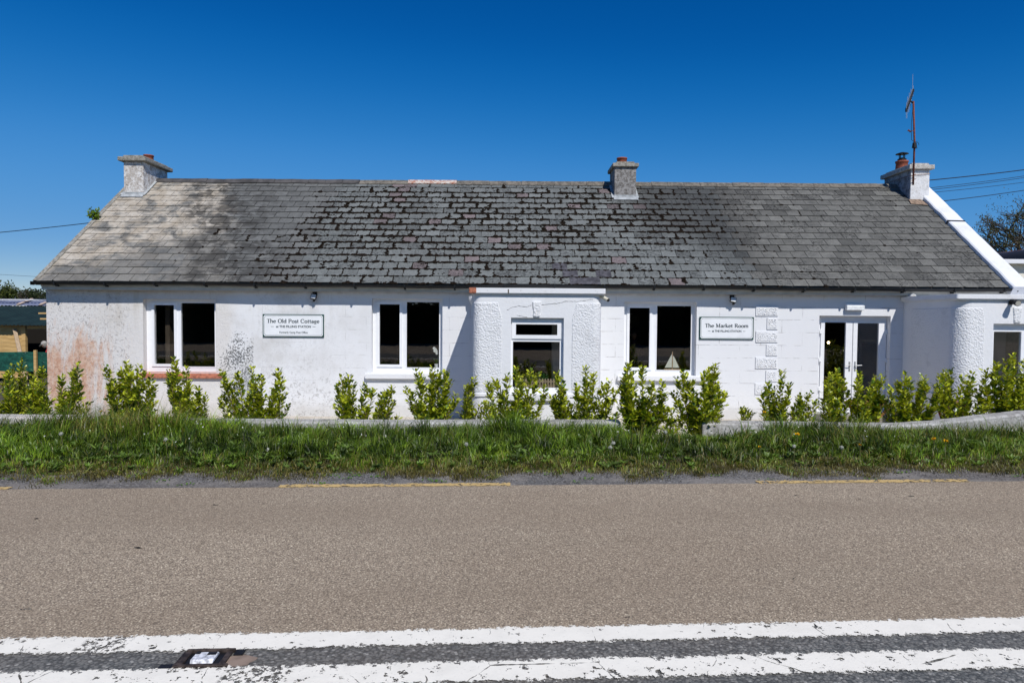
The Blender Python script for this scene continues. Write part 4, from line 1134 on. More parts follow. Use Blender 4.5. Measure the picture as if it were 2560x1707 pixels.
for py in (437, 449):
    p_ = P(2282, py, 17.98); m = MB(); m.bar((p_[0]-.04, 17.95, p_[1]-.03), (p_[0]+.09, 18.0, p_[1]+.02), .015); m.build('wall_clamp', MRUST, t)
p_ = P(2282, 438, 18.0); m = MB(); m.tube([(c3x0-.01, 19.0, p_[1]+.02), (c3x0-.01, 18.03, p_[1]), (c3x1+.01, 18.03, p_[1]+.05)], .006, 5); m.build('strap', MRUST, t)
# plant growing on the left verge
def leafmat(name, a, b, trans=.35, rough=.45):
    n = N(name); tn = n.attr(); c = n.mix(1.0, n.mix(n.mr(n.noise(30, 2), .35, .65), a, b), tn, 'MULTIPLY')
    n.col(c); n.rough(rough); n.b.inputs['Specular IOR Level'].default_value = .4
    tl = n.t.nodes.new('ShaderNodeBsdfTranslucent'); n.t.links.new(n.mix(1.0, c, (1.5, 1.35, .55), 'MULTIPLY'), tl.inputs[0])
    m = n.t.nodes.new('ShaderNodeMixShader'); m.inputs[0].default_value = trans
    n.t.links.new(n.b.outputs[0], m.inputs[1]); n.t.links.new(tl.outputs[0], m.inputs[2]); n.t.links.new(m.outputs[0], n.out.inputs[0]); return n.m
MLEAF = leafmat('glossy_shrub_leaf', (.31, .41, .028), (.40, .475, .034), .24, .30)
MGRASS = leafmat('grass_blade', (.12, .235, .018), (.19, .31, .030), .36, .40)
MWEED = leafmat('weed_leaf', (.09, .17, .028), (.12, .20, .035), .3, .5)
MTREEL = leafmat('tree_leaf', (.05, .06, .014), (.08, .085, .02), .3, .6)
MSTEM = simple('woody_stem', (.12, .085, .045), .85, var=.3)
MBARK = simple('tree_bark', (.085, .07, .055), .9, var=.35)
class Leaves:
    def __init__(s): s.v = []; s.f = []; s.c = []
    def leaf(s, p, d, up, L, w_, tint, fold=.12):
        d = d.normalized(); x = d.cross(up)
        if x.length < 1e-4: x = d.cross(Vector((1, .2, 0)))
        x.normalize(); n_ = x.cross(d)
        b = len(s.v); mid = p+d*(L*.52)-n_*(fold*w_)
        for q in (p, p+d*(L*.28)+x*(w_*.42), p+d*(L*.68)+x*(w_*.46), p+d*L-n_*(.05*L), p+d*(L*.68)-x*(w_*.46), p+d*(L*.28)-x*(w_*.42), mid):
            s.v.append(tuple(q)); s.c.append(tint)
        s.f += [(b, b+1, b+2, b+6), (b+6, b+2, b+3, b+3), (b, b+6, b+4, b+5), (b+6, b+3, b+4, b+4)]
    def build(s, name, mat, par):
        base = BASE[par.name]; me = bpy.data.meshes.new(name)
        fs = [tuple(dict.fromkeys(f)) for f in s.f]
        me.from_pydata([(x-base.x, y-base.y, z-base.z) for x, y, z in s.v], [], fs)
        at = me.color_attributes.new('tint', 'FLOAT_COLOR', 'POINT'); at.data.foreach_set('color', [k for c in s.c for k in (*c, 1)])
        me.materials.append(mat); o = bpy.data.objects.new(name, me); COL.objects.link(o); o.parent = par; BASE[o.name] = base; return o
def rv(rnd): 
    while True:
        v = Vector((rnd.uniform(-1,1), rnd.uniform(-1,1), rnd.uniform(-1,1)))
        if .05 < v.length < 1: return v.normalized()
def shrub(lab, Y, stems, seed, z0=0.0, dark=0.0, leaf=.068, dens_=1.0, depth=.22):
    """stems: list of (px_base, px_top, py_top) for each upright shoot, at depth Y"""
    rnd = random.Random(seed); xb = sum(s[0] for s in stems)/len(stems); bx = P(xb, 1000, Y)[0]
    t = thing('griselinia_shrub', (bx, Y, z0), lab, 'shrub', 'griselinia shrubs planted along the low wall')
    st = MB(); lv = Leaves()
    for (pb, pt, yt) in stems:
        x0_ = P(pb, 1000, Y)[0]*.5+bx*.5; xt, zt = P(pt, yt, Y); y0_ = Y+rnd.uniform(-.05, .05); yt_ = Y+rnd.uniform(-depth, depth)
        pts = []; nseg = 8; bow = rnd.uniform(-.05, .05)
        for k in range(nseg+1):
            u = k/nseg; e = u**1.0
            pts.append(Vector((x0_+(xt-x0_)*(1-(1-u)**1.35)+bow*math.sin(u*3.1), y0_+(yt_-y0_)*(1-(1-u)**1.5), z0+(zt-z0)*u)))
        st.tube(pts, [.011*(1-.75*k/nseg) for k in range(nseg+1)], 5)
        H = zt-z0
        def at(u):
            q = u*nseg; i = min(nseg-1, int(q)); return pts[i].lerp(pts[i+1], q-i)
        nl = int(H/.0120*dens_)
        # side twigs
        twigs = []
        for k in range(int(H*12*dens_)):
            u = rnd.uniform(.12, .90); p = at(u); a = rnd.uniform(0, 6.28); ln = rnd.uniform(.07, .22)*(1.15-u*.75)
            e = p+Vector((math.cos(a)*ln*.8, math.sin(a)*ln*.8, ln*rnd.uniform(.5, 1.2))); st.tube([p, p.lerp(e, .5)+Vector((0,0,-.008)), e], [.005, .004, .002], 4); twigs.append((p, e, u))
        def tint(u, inner):
            r_ = rnd.random(); b_ = rnd.uniform(.62, 1.15)*(1-dark*.5)
            if r_ < .16: return (b_*1.45, b_*1.3, b_*1.1)        # young yellow leaves
            if r_ < .40: return (b_*.30, b_*.42, b_*.6)          # old dark ones
            return (b_*1.02*(1+.25*u), b_*(1+.12*u), b_)
        for k in range(nl):
            u = .06+.94*(k+rnd.random())/nl; p = at(min(u, .999)); a = k*2.4+rnd.uniform(-.5, .5)
            tipd = at(min(.999, u+.05))-at(max(0, u-.05)); tipd.normalize()
            d_ = (Vector((math.cos(a), math.sin(a), 0))*rnd.uniform(.55, 1.0)+tipd*rnd.uniform(.45, 1.2)); L_ = leaf*1.35*rnd.uniform(.65, 1.2)*(1 if u < .93 else .85)
            p = p+Vector((math.cos(a), math.sin(a), 0))*rnd.uniform(0, .035)
            lv.leaf(p, d_, Vector((rnd.uniform(-.5,.5), rnd.uniform(-.5,.5), 1)), L_, L_*rnd.uniform(.5, .66), tint(u, 0))
        for (p, e, u) in twigs:
            for k in range(rnd.randint(4, 8)):
                v_ = rnd.uniform(.25, 1.0); q = p.lerp(e, v_); a = rnd.uniform(0, 6.28); d_ = Vector((math.cos(a), math.sin(a), 0))*.8+(e-p).normalized()*rnd.uniform(.4, 1.2)
                L_ = leaf*1.35*rnd.uniform(.6, 1.15); lv.leaf(q, d_, Vector((rnd.uniform(-.6,.6), rnd.uniform(-.6,.6), 1)), L_, L_*rnd.uniform(.5, .66), tint(u, 1))
    lv.build('foliage', MLEAF, t); st.build('stems', MSTEM, t)
def fan(c, hw, ytop, n_, seed, ybot=None, basew=.45, jag=45):
    rnd = random.Random(seed*7+1); out = []
    for k in range(n_):
        u = (k+.5)/n_*2-1; pt = c+hw*u*1.0+rnd.uniform(-4, 4)
        h = ytop + (abs(u)**1.6)*jag + rnd.uniform(0, jag*.7)*(0 if k == n_//2 else 1)
        out.append((c+hw*u*basew, pt, h))
    return out
SH = [
 ('dense dark shrub at the far left before the green net', 12.9, fan(48, 34, 898, 7, 1, jag=40), .5, .055),
 ('bushy shrub at the left frame edge behind the pale wall', 11.9, fan(20, 45, 925, 6, 2, jag=60), .15, .062),
 ('wide shrub beside the orange stained cottage corner', 11.9, [(90,80,935),(110,100,955),(130,120,915),(145,150,940),(160,172,925),(172,205,905),(180,196,960),(150,140,980),(120,95,990)], .0, .066),
 ('shrub in front of the red sill, left of its middle', 11.9, [(300,270,915),(305,290,925),(318,308,905),(328,325,915),(338,350,912),(345,372,925),(350,383,935),(320,300,960),(330,345,960)], 0, .066),
 ('shrub under the right half of the red sill window', 11.9, [(440,412,940),(448,432,920),(455,447,893),(462,462,920),(470,480,955),(480,505,965),(485,520,985),(458,440,975)], 0, .066),
 ('shrub before the black mould patch on the wall', 11.9, [(590,562,925),(600,578,950),(610,603,930),(620,617,920),(630,638,940),(640,660,935),(655,692,925),(665,702,945),(650,690,975)], 0, .066),
 ('spreading two-armed shrub with a gap in its middle', 11.9, [(855,842,965),(862,855,940),(868,872,938),(878,888,955),(885,912,960),(895,930,975),(905,968,975),(915,982,963),(900,950,985),(925,985,1000)], 0, .066),
 ('shrub below the window left of the middle porch', 11.9, [(1060,1040,925),(1066,1052,935),(1075,1078,918),(1080,1092,930),(1090,1118,925),(1092,1125,950),(1095,1115,970),(1062,1035,975)], 0, .066),
 ('thin sparse shrub at the left corner of the middle porch', 11.85, [(1148,1165,965),(1155,1180,945),(1158,1190,942),(1150,1175,985)], .35, .058),
 ('shrub in front of the left half of the porch window', 11.9, [(1255,1222,955),(1262,1240,950),(1268,1270,935),(1278,1290,918),(1288,1305,945),(1295,1325,925),(1300,1345,935),(1305,1358,965),(1258,1215,1000)], 0, .068),
 ('shrub in front of the pebbledash right of the porch window', 11.9, [(1420,1392,930),(1428,1405,950),(1440,1440,960),(1450,1462,917),(1460,1485,935),(1470,1505,960),(1478,1525,955),(1485,1540,975),(1425,1380,990)], 0, .068),
 ('tall shrub standing in the wall gap on the left', 11.15, [(1590,1555,945),(1596,1570,906),(1602,1585,930),(1608,1610,918),(1614,1620,950),(1620,1648,950),(1626,1655,985),(1600,1550,1000),(1615,1660,1020),(1596,1560,960)], 0, .070),
 ('small low shrub in the middle of the wall gap', 11.2, [(1672,1665,1040),(1676,1680,1020),(1682,1700,1045),(1668,1650,1065)], 0, .062),
 ('tall shrub standing in the wall gap beside its dark end', 11.35, [(1740,1700,945),(1748,1715,930),(1755,1735,955),(1762,1755,930),(1766,1775,925),(1770,1790,912),(1776,1800,960),(1770,1815,985),(1745,1695,985)], 0, .070),
 ('tiny shrub on the wall right of the gap', 11.9, [(1868,1848,1018),(1872,1862,1028),(1880,1872,1022)], .1, .055),
 ('shrub below the stone quoins with one tall shoot', 11.9, [(1925,1905,975),(1930,1920,955),(1938,1950,925),(1945,1965,955),(1955,1990,985),(1940,1935,970),(1958,1992,1000)], 0, .066),
 ('small shrub left of the glass doors', 11.9, [(1995,2008,1005),(2005,2025,985),(2010,2035,1000)], .1, .060),
 ('shrub in front of the left glass door', 11.9, [(2085,2060,965),(2090,2075,940),(2098,2092,935),(2104,2108,925),(2110,2122,950),(2096,2070,985)], 0, .064),
 ('shrub in front of the right glass door reaching right', 11.9, [(2148,2140,945),(2152,2150,930),(2160,2165,965),(2168,2185,960),(2175,2200,940),(2178,2218,938)], .05, .064),
 ('shrub right of the wooden stool with many shoots', 11.9, [(2245,2218,965),(2252,2240,950),(2258,2256,930),(2266,2275,945),(2275,2298,945),(2285,2320,940),(2290,2335,935),(2280,2310,975)], 0, .066),
 ('shrub at the shaded pebbledash side of the right porch', 11.9, [(2365,2352,935),(2372,2368,928),(2380,2388,925),(2388,2402,940),(2396,2425,950),(2405,2445,935),(2412,2455,955)], .05, .066),
 ('largest shrub at the right frame edge below the porch window', 11.9, [(2480,2470,925),(2490,2485,905),(2505,2500,930),(2515,2520,900),(2525,2535,888),(2535,2560,905),(2545,2575,900),(2555,2600,915),(2570,2640,920),(2585,2680,910),(2500,2490,960)], .05, .068),
]
for i, (lab, Y, stems, dk, lf_) in enumerate(SH):
    stems = [(a, b+(b-sum(q[1] for q in stems)/len(stems))*.04, c) for a, b, c in stems]; rr = random.Random(900+i)
    extra = [((a+rr.uniform(-18,18)), b+rr.uniform(-24, 24), c+rr.uniform(35, 80)) for a, b, c in stems if c < 1000]
    shrub(lab, Y, stems+extra, 100+i, ZB+.01 if Y > 11.5 else .03, dk, lf_)
vx, vz = P(258, 528, 17.0)
t = thing('wall_fern', RF(XL-.02, 2.68, .02), 'small green plant sprouting from the left roof edge', 'plant'); lv = Leaves(); rnd = random.Random(3); sm = MB()
c_ = Vector(RF(XL-.03, 2.66, .03))
for k in range(16):
    a = rnd.uniform(0, 6.28); e = c_+Vector((math.cos(a)*.16-.02, math.sin(a)*.1, rnd.uniform(.04, .30))); sm.tube([c_, e], .004, 4)
    for q in range(11): p = c_.lerp(e, rnd.uniform(.3, 1.05)); lv.leaf(p, rv(rnd)+Vector((0,0,.4)), rv(rnd), .07, .04, (.45, .6, .6))
lv.build('foliage', MLEAF, t); sm.build('stems', MSTEM, t)
# ------------------------------------------------------------------ low wall
def wallmat(name, a, b, c3):
    n = N(name); f = n.noise(7, 6, .7); g = n.noise(24, 5, .7)
    c = n.mix(n.mr(f, .38, .62), a, b); c = n.mix(n.mr(g, .54, .66, 0, .8), c, c3)
    c = n.mix(n.mul(n.mr(n.noise(2, 4), .4, .6), .35), c, (.5, .5, .48)); n.col(c); n.rough(.95); n.bump(n.add(f, g), .8, .015); return n.m
MLW = wallmat('old_limewashed_concrete', (.50, .49, .47), (.28, .265, .25), (.10, .095, .088))
MLWW = wallmat('pale_pink_render', (.62, .57, .53), (.50, .46, .43), (.30, .26, .24))
def lowwall(pts, lab, mat, name='low_wall'):
    # pts: list of (x, y_front, ztop)
    t = thing(name, (pts[len(pts)//2][0], pts[len(pts)//2][1], 0), lab, 'wall')
    m = MB(); q = []
    for (xa_, ya, za), (xb_, yb, zb_) in zip(pts[:-1], pts[1:]):
        n_ = max(1, int(abs(xb_-xa_)/.12))
        for k in range(n_): u = k/n_; q.append((xa_+(xb_-xa_)*u, ya+(yb-ya)*u, za+(zb_-za)*u))
    q.append(pts[-1])
    for x, y, z in q:
        j = .010*mnoise.noise(Vector((x*3, 1, 0))); j2 = .012*mnoise.noise(Vector((x*2.3, 5, 0)))
        m.v += [(x, y+j, ZB-.05), (x, y+j2, z-.03+j), (x, y+.03+j2, z+j), (x, y+.28, z+.003+j), (x, y+.30, z-.02), (x, y+.30, ZB-.05)]
    for i in range(len(q)-1):
        for k in range(6): a = i*6+k; b = i*6+(k+1) % 6; m.f.append((a, a+6, b+6, b))
    m.f.append((0,1,2,3,4,5)); e = (len(q)-1)*6; m.f.append((e+5,e+4,e+3,e+2,e+1,e))
    m.build('wall_body', mat, t)
xw_a, xw_b = P(232, 1045, WY0)[0], P(1552, 1060, WY0)[0]; xw_c = P(1757, 1060, WY0)[0]
lowwall([(-14, WY0, .40), (xw_a, WY0, .40)], 'pale low garden wall at the left end of the verge', MLWW)
lowwall([(xw_a+.02, WY0, .355), (-2, WY0, .355), (xw_b, WY0, .385)], 'long low stained concrete wall in front of the cottage, left of the gap', MLW)
xr1 = P(2330, 1050, WY0)[0]
lowwall([(xw_c, WY0, .385), (5.2, WY0, .37), (xr1-.6, WY0, .36), (xr1+.1, WY0, .40), (xr1+.7, WY0-.05, .49), (xr1+1.5, WY0-.12, .60), (xr1+4, WY0-.2, .66)], 'low concrete wall right of the gap with a dark end and rising right part', MLW)
# ------------------------------------------------------------------ furniture between wall and cottage
def stool(px0, px1, ytop, Y, rot, lab):
    xa_, zt = P(px0, ytop, Y); xb_, _ = P(px1, ytop, Y); cx = (xa_+xb_)/2; hw = (xb_-xa_)/2
    t = thing('folding_table', (cx, Y, ZB), lab, 'folding table'); mt = Matrix.Translation((cx, Y, zt)) @ Matrix.Rotation(rot, 4, 'Z')
    m = MB()
    for k in range(7): y = -.26+k*.078; m.box(-hw, hw, y, y+.068, -.022, 0, mt)
    m.build('table_top', MWOOD, t, bev=.004)
    m = MB(); m.box(-hw+.03, hw-.03, -.262, -.235, -.06, -.0225, mt); m.build('rail', MWOOD, t); m = MB(); m.box(-hw+.03, hw-.03, .262, .285, -.06, -.0225, mt); m.build('rail', MWOOD, t)
    for sy in (-.225, .22):
        for sx in (-1, 1):
            a = mt @ Vector((sx*(hw-.05), sy+sx*.015, -.06)); b = mt @ Vector((-sx*(hw-.10), sy+sx*.015, ZB-zt+.01)); m = MB(); m.bar(a, b, .045, .025, up=(0,1,0)); m.build('leg', MWOOD, t, bev=.003)
stool(2128, 2218, 1005, 13.6, .12, 'reddish folding wooden table in front of the right glass door')
stool(2345, 2395, 1003, 12.7, -.3, 'reddish folding wooden table mostly behind the shrubs by the right porch')
# ------------------------------------------------------------------ things on the window sills and indoors
# model sailing boat
bx0, bz0 = P(1682, 925, YF+.14); t = thing('model_sailing_boat', (bx0, YF+.14, bz0), 'wooden model sailing boat with two white sails on the window sill', 'model boat')
y = YF+.14; L_ = P(1703, 925, y)[0]-P(1660, 925, y)[0]; zt = P(1682, 879, y)[1]; mxx = P(1681, 900, y)[0]
mw = simple('light_varnished_wood', (.52, .36, .22), .5, var=.15); ms = simple('cream_sail_cloth', (.66, .67, .58), .8, var=.05)
m = MB(); m.prism([(mxx-L_*.5, bz0+.022), (mxx-L_*.44, bz0), (mxx+L_*.44, bz0), (mxx+L_*.5, bz0+.022)], y-.03, y+.03); m.build('hull', mw, t, bev=.004)
m = MB(); m.tube([(mxx, y, bz0+.02), (mxx, y, zt)], .008, 8); m.build('mast', mw, t)
m = MB(); m.prism([(mxx-L_*.44, bz0+.055), (mxx-.012, bz0+.055), (mxx-.012, zt-.05)], y-.004, y+.002); m.build('sail', ms, t)
m = MB(); m.prism([(mxx+.012, bz0+.055), (mxx+L_*.40, bz0+.055), (mxx+.03, zt-.10), (mxx+.012, zt-.10)], y-.004, y+.002); m.build('sail', ms, t)
m = MB(); m.tube([(mxx-L_*.48, y, bz0+.02), (mxx, y, zt-.01), (mxx+L_*.48, y, bz0+.02)], .002, 4); m.build('rigging', mw, t)
m = MB(); m.box(W3[0]+.02, W3[1]-.02, YF+.075, YW+.415, bz0-.03, bz0-.0015); m.build('inner_sill', MUPVC, w3)
# orchid in pot
ox, oz = P(1092, 919, YF+.13); t = thing('potted_orchid', (ox, YF+.13, oz), 'white orchid in a white pot inside the window left of the porch', 'orchid'); y = YF+.13
m = MB(); m.lathe([(.045, 0), (.055, .085), (.058, .09), (.05, .09)], (ox, y, oz), 16); m.build('pot', MSM, t, smooth=False)
m = MB(); m.tube([(ox, y, oz+.08), (ox+.02, y, oz+.22), (ox, y, oz+.38), (ox-.06, y, oz+.44)], .005, 5); m.build('stem', simple('orchid_green', (.06, .11, .03)), t)
lv = Leaves(); rnd = random.Random(8)
for k in range(5): a = k*1.3; lv.leaf(Vector((ox, y, oz+.09)), Vector((math.cos(a)*.6, math.sin(a)*.4, .8)), Vector((0,0,1)), .18, .05, (.5, .7, .7))
lv.build('leaves', MWEED, t)
lv = Leaves()
for c in ((ox-.06, oz+.44), (ox-.03, oz+.41), (ox-.005, oz+.37), (ox+.005, oz+.33), (ox-.045, oz+.38)):
    for k in range(6): a = k*1.05; lv.leaf(Vector((c[0], y-.01, c[1])), Vector((math.cos(a), -.15, math.sin(a))), Vector((0,1,0)), .038, .034, (1,1,1))
n = N('white_petal'); n.col((.75, .76, .72)); lv.build('blossoms', n.m, t)
m = MB(); m.box(W2[0]+.02, W2[1]-.02, YF+.075, YW+.415, oz-.03, oz-.0015); m.build('inner_sill', MUPVC, w2)
# planter box of small pickets in the porch window
r = RECT(1292, 945.5, 1388, 970, YPF+.12); y = YPF+.12; t = thing('picket_planter', ((r[0]+r[1])/2, y, r[2]), 'small picket fence planter with green plants inside the porch window', 'planter')
mp = simple('weathered_picket_wood', (.36, .28, .20), .8, var=.2); x = r[0]; k = 0
while x < r[1]-.03:
    m = MB(); m.prism([(x, r[2]), (x+.034, r[2]), (x+.034, r[3]-.02), (x+.017, r[3]), (x, r[3]-.02)], y, y+.012); m.build('picket', mp, t); x += .055; k += 1
m = MB(); m.box(r[0], r[1], y+.0125, y+.02, r[2]+.03, r[2]+.06); m.build('rail', mp, t); m = MB(); m.box(r[0], r[1], y+.0125, y+.02, r[3]-.08, r[3]-.05); m.build('rail', mp, t)
lv = Leaves(); rnd = random.Random(4)
for cpx in (1322, 1356):
    cx_, cz_ = P(cpx, 944, y+.1)
    for k in range(60): lv.leaf(Vector((cx_+rnd.gauss(0, .05), y+.08+rnd.gauss(0, .03), cz_+rnd.uniform(-.05, .05))), rv(rnd)+Vector((0,0,.8)), rv(rnd), .06, .03, (.25, .6, .8))
lv.build('foliage', MWEED, t)
# framed picture on the inner wall of the third room, lamp behind the glass door
fx = P(1583, 812, 19.2); t = thing('framed_picture', (fx[0], 19.38, fx[1]), 'dark framed picture on the inner wall behind the window right of the porch', 'picture')
r = RECT(1570, 779, 1607, 828, 19.3); m = MB(); m.panel(r[0], r[1], r[2], r[3], [(r[0]+.09, r[1]-.09, r[2]+.09, r[3]-.09)], 19.34, 19.39); m.build('picture_frame', MBLK, t)
m = MB(); m.quad((r[0]+.08, 19.375, r[2]+.08), (r[1]-.08, 19.375, r[2]+.08), (r[1]-.08, 19.375, r[3]-.08), (r[0]+.08, 19.375, r[3]-.08)); m.build('print', simple('yellowed_print', (.22, .19, .11), .7, var=.5, scale=4), t)
lx, lz = P(2071.5, 856, 17.6); t = thing('pendant_lamp', (lx, 17.6, lz), 'small warm lit bulb hanging behind the left glass door', 'lamp')
m = MB(); m.blob((lx, 17.6, lz), (.028, .028, .034), 3, 2); n = N('glowing_bulb'); n.b.inputs['Emission Color'].default_value = (1, .72, .38, 1); n.b.inputs['Emission Strength'].default_value = 14; m.build('bulb', n.m, t, smooth=True)
m = MB(); m.tube([(lx, 17.6, lz+.03), (lx, 17.6, 2.615)], .004, 5); m.build('flex', MBLK, t)
m = MB(); m.tube([(lx, 17.6, lz+.03), (lx, 17.6, lz+.08)], .02, 8); m.build('lamp_holder', MBLK, t)
r = RECT(2176, 852, 2215, 1020, 18.2); m = MB(); m.panel(r[0], r[1]+.5, .03, r[3], [(r[0]+.1, r[1]+.4, .03, r[3]-.1)], 18.9, 18.96); m.build('inner_door_frame', simple('dim_door_frame', (.20, .19, .17), .6), cot)
# ------------------------------------------------------------------ people
MSKIN = simple('skin', (.50, .27, .18), .55, var=.08)
def skinbody(name, chains, mat, par, sub=2):
    me = bpy.data.meshes.new(name); V = []; E = []; Rd = []; idx = {}
    def vid(p, r):
        key = tuple(round(c, 4) for c in p)
        if key not in idx: idx[key] = len(V); V.append(p); Rd.append(r)
        return idx[key]
    for ch in chains:
        pr = None
        for p, r in ch:
            i = vid(p, r)
            if pr is not None and pr != i: E.append((pr, i))
            pr = i
    b = BASE[par.name]; me.from_pydata([(p[0]-b.x, p[1]-b.y, p[2]-b.z) for p in V], E, [])
    o = bpy.data.objects.new(name, me); COL.objects.link(o); o.parent = par; BASE[o.name] = b
    o.modifiers.new('skin', 'SKIN'); me.materials.append(mat)
    for i, s in enumerate(me.skin_vertices[0].data): s.radius = Rd[i] if isinstance(Rd[i], tuple) else (Rd[i], Rd[i]); s.use_root = (i == 0)
    m = o.modifiers.new('sub', 'SUBSURF'); m.levels = sub; m.render_levels = sub
    return o
def head(par, c, face, hairmat, cap=None, s=1.0):
    """c centre of the head, face = unit vector the face looks along"""
    face = Vector(face).normalized(); up = Vector((0,0,1)); up = (up-face*up.dot(face)).normalized(); sd = face.cross(up)
    V, Fc = ICO[3]; m = MB(); n0 = len(m.v)
    for v in V:
        x, f, z = v[0]*.075, v[1]*.095, v[2]*.118
        if f > 0:
            if z < -.02: x *= 1-.25*(-z/.118)
            nz = math.exp(-((x/.016)**2+((z+.012)/.028)**2)); f += .026*nz
            for sx in (-1, 1): f -= .010*math.exp(-(((x-sx*.030)/.016)**2+((z-.008)/.012)**2))
            f -= .004*math.exp(-((x/.03)**2+((z+.055)/.006)**2)); f += .006*math.exp(-((x/.026)**2+((z+.066)/.008)**2))
        m.v.append(tuple(Vector(c)+(sd*x+face*f+up*z)*s))
    for q in Fc: m.f.append(q)
    h = m.build('head', MSKIN, par, smooth=True)
    m = MB()
    for sx in (-1, 1): m.blob(tuple(Vector(c)+(sd*sx*.076+up*-.005)*s), (.014*s, .02*s, .03*s), 2, 1)
    m.build('ear', MSKIN, h, smooth=True)
    m = MB()
    for sx in (-1, 1): m.blob(tuple(Vector(c)+(sd*sx*.030+face*.082+up*.008)*s), (.010*s,)*3, 2, 1)
    m.build('eye', simple('eye_dark', (.05, .03, .02), .2), h, smooth=True)
    m = MB()
    for v in V:
        if v[1] > .42 and v[2] < .55: k = .9
        else: k = 1.13
        m.v.append(tuple(Vector(c)+(sd*v[0]*.078*k+face*(v[1]*.098*k-.008)+up*(v[2]*.12*k+.008))*s))
    for q in Fc: m.f.append(q)
    m.build('hair', hairmat, h, smooth=True)
    if cap:
        m = MB()
        for v in V: m.v.append(tuple(Vector(c)+(sd*v[0]*.092+face*(v[1]*.112)+up*(max(v[2], -.05)*.118+.035))*s))
        for q in Fc: m.f.append(q)
        n0 = len(m.v); P_ = []
        for k in range(9):
            a = math.pi*k/8; P_.append((math.cos(a)*.085, .07+math.sin(a)*.13))
        for zz in (.035, .045):
            for x, f in P_: m.v.append(tuple(Vector(c)+(sd*x+face*f+up*(zz-.15*max(0, f-.07)))*s))
        k = len(P_); m.f.append(tuple(n0+i for i in range(k))); m.f.append(tuple(n0+k+i for i in reversed(range(k))))
        for i in range(k): j = (i+1) % k; m.f.append((n0+i, n0+j, n0+k+j, n0+k+i))
        m.build('cap', cap, h, smooth=False)
def hand_chains(w_, d, sd):
    d = Vector(d).normalized(); sd = Vector(sd).normalized(); w_ = Vector(w_); ch = []; dn = d.cross(sd)
    palm = w_+d*.05; ch.append([(tuple(w_), .024), (tuple(palm), (.034, .018)), (tuple(w_+d*.085), (.038, .016))])
    return ch, [[(tuple(w_+d*.075+sd*k), .009), (tuple(w_+d*(.11+e)+sd*k*1.1), .0085), (tuple(w_+d*(.135+e*1.6)+sd*k*1.15+dn*.015), .008)] for k, e in ((-.030, .0), (-.010, .018), (.010, .022), (.029, .012))] + [[(tuple(w_+d*.03+sd*.03), .011), (tuple(w_+d*.055+sd*.06), .010), (tuple(w_+d*.08+sd*.07), .009)]]
def person(loc, hdg, lab, pose, topmat, legmat, hairmat, cap=None):
    """pose: dict of local joints (x right, y forward, z up)"""
    t = thing('person', loc, lab, 'person'); f = Vector((math.sin(hdg), math.cos(hdg), 0)); s = Vector((f.y, -f.x, 0)); b = Vector(loc)
    W_ = lambda p: tuple(b+s*p[0]+f*p[1]+Vector((0,0,p[2])))
    J = {k: W_(v) for k, v in pose.items()}
    mid = lambda a, c, u=.5: tuple(Vector(J[a]).lerp(Vector(J[c]), u))
    skinbody('body', [[(J['pel'], (.135, .11)), (mid('pel', 'chest', .45), (.12, .10)), (J['chest'], (.15, .11)), (J['neck0'], (.075, .07)), (J['neck'], .052), (tuple(Vector(J['neck'])*.5+Vector(J['head'])*.5), .05)],
        [(J['pel'], (.135, .11)), (J['hipL'], .09), (J['kneeL'], .060), (J['ankL'], .042), (J['toeL'], .035)], [(J['pel'], (.135, .11)), (J['hipR'], .09), (J['kneeR'], .060), (J['ankR'], .042), (J['toeR'], .035)],
        [(J['chest'], (.15, .11)), (J['shL'], .058), (J['elL'], .043), (J['wrL'], .028)], [(J['chest'], (.15, .11)), (J['shR'], .058), (J['elR'], .043), (J['wrR'], .028)]], topmat, t)
    for sgn, e, w_ in ((-1, 'elL', 'wrL'), (1, 'elR', 'wrR')):
        d = Vector(J[w_])-Vector(J[e]); up = Vector((0,0,1)); sd = d.cross(up).normalized()*(-sgn)
        a, fg = hand_chains(J[w_], d, sd); skinbody('hand', a, MSKIN, t, 1)
        for g in fg: skinbody('finger', [g], MSKIN, t, 1)
    # trousers or skirt as its own layer
    skinbody('trousers', [[(J['pel'], (.145, .12)), (J['hipL'], .10), (J['kneeL'], .070), (tuple(Vector(J['kneeL']).lerp(Vector(J['ankL']), .85)), .058)], [(J['pel'], (.145, .12)), (J['hipR'], .10), (J['kneeR'], .070), (tuple(Vector(J['kneeR']).lerp(Vector(J['ankR']), .85)), .058)]], legmat, t)
    head(t, J['head'], W_v(pose['look'], s, f), hairmat, cap)
def W_v(v, s, f): return s*v[0]+f*v[1]+Vector((0,0,v[2]))
stand = dict(pel=(0,0,.93), chest=(0,.06,1.28), neck0=(0,.06,1.42), neck=(0,.08,1.49), head=(0,.12,1.62), hipL=(-.1,0,.88), hipR=(.1,0,.88), kneeL=(-.11,.03,.48), kneeR=(.11,.04,.48), ankL=(-.11,-.02,.09), ankR=(.11,-.02,.09), toeL=(-.12,.14,.04), toeR=(.12,.14,.04),
    shL=(-.18,.06,1.36), shR=(.18,.06,1.36), elL=(-.23,.14,1.08), elR=(.24,.14,1.08), wrL=(-.10,.36,1.03), wrR=(.10,.36,1.03), look=(0,1,-.25))
hx, hz = P(1586, 842, 17.7)
person((hx, 17.7, .03), math.pi+.25, 'dim dark haired person in a patterned dress behind the window right of the porch', stand, simple('patterned_purple_dress', (.10, .045, .06), .8, var=.8, scale=40), simple('dark_skirt', (.03, .02, .03), .9), simple('dark_hair', (.008, .006, .005), .6))
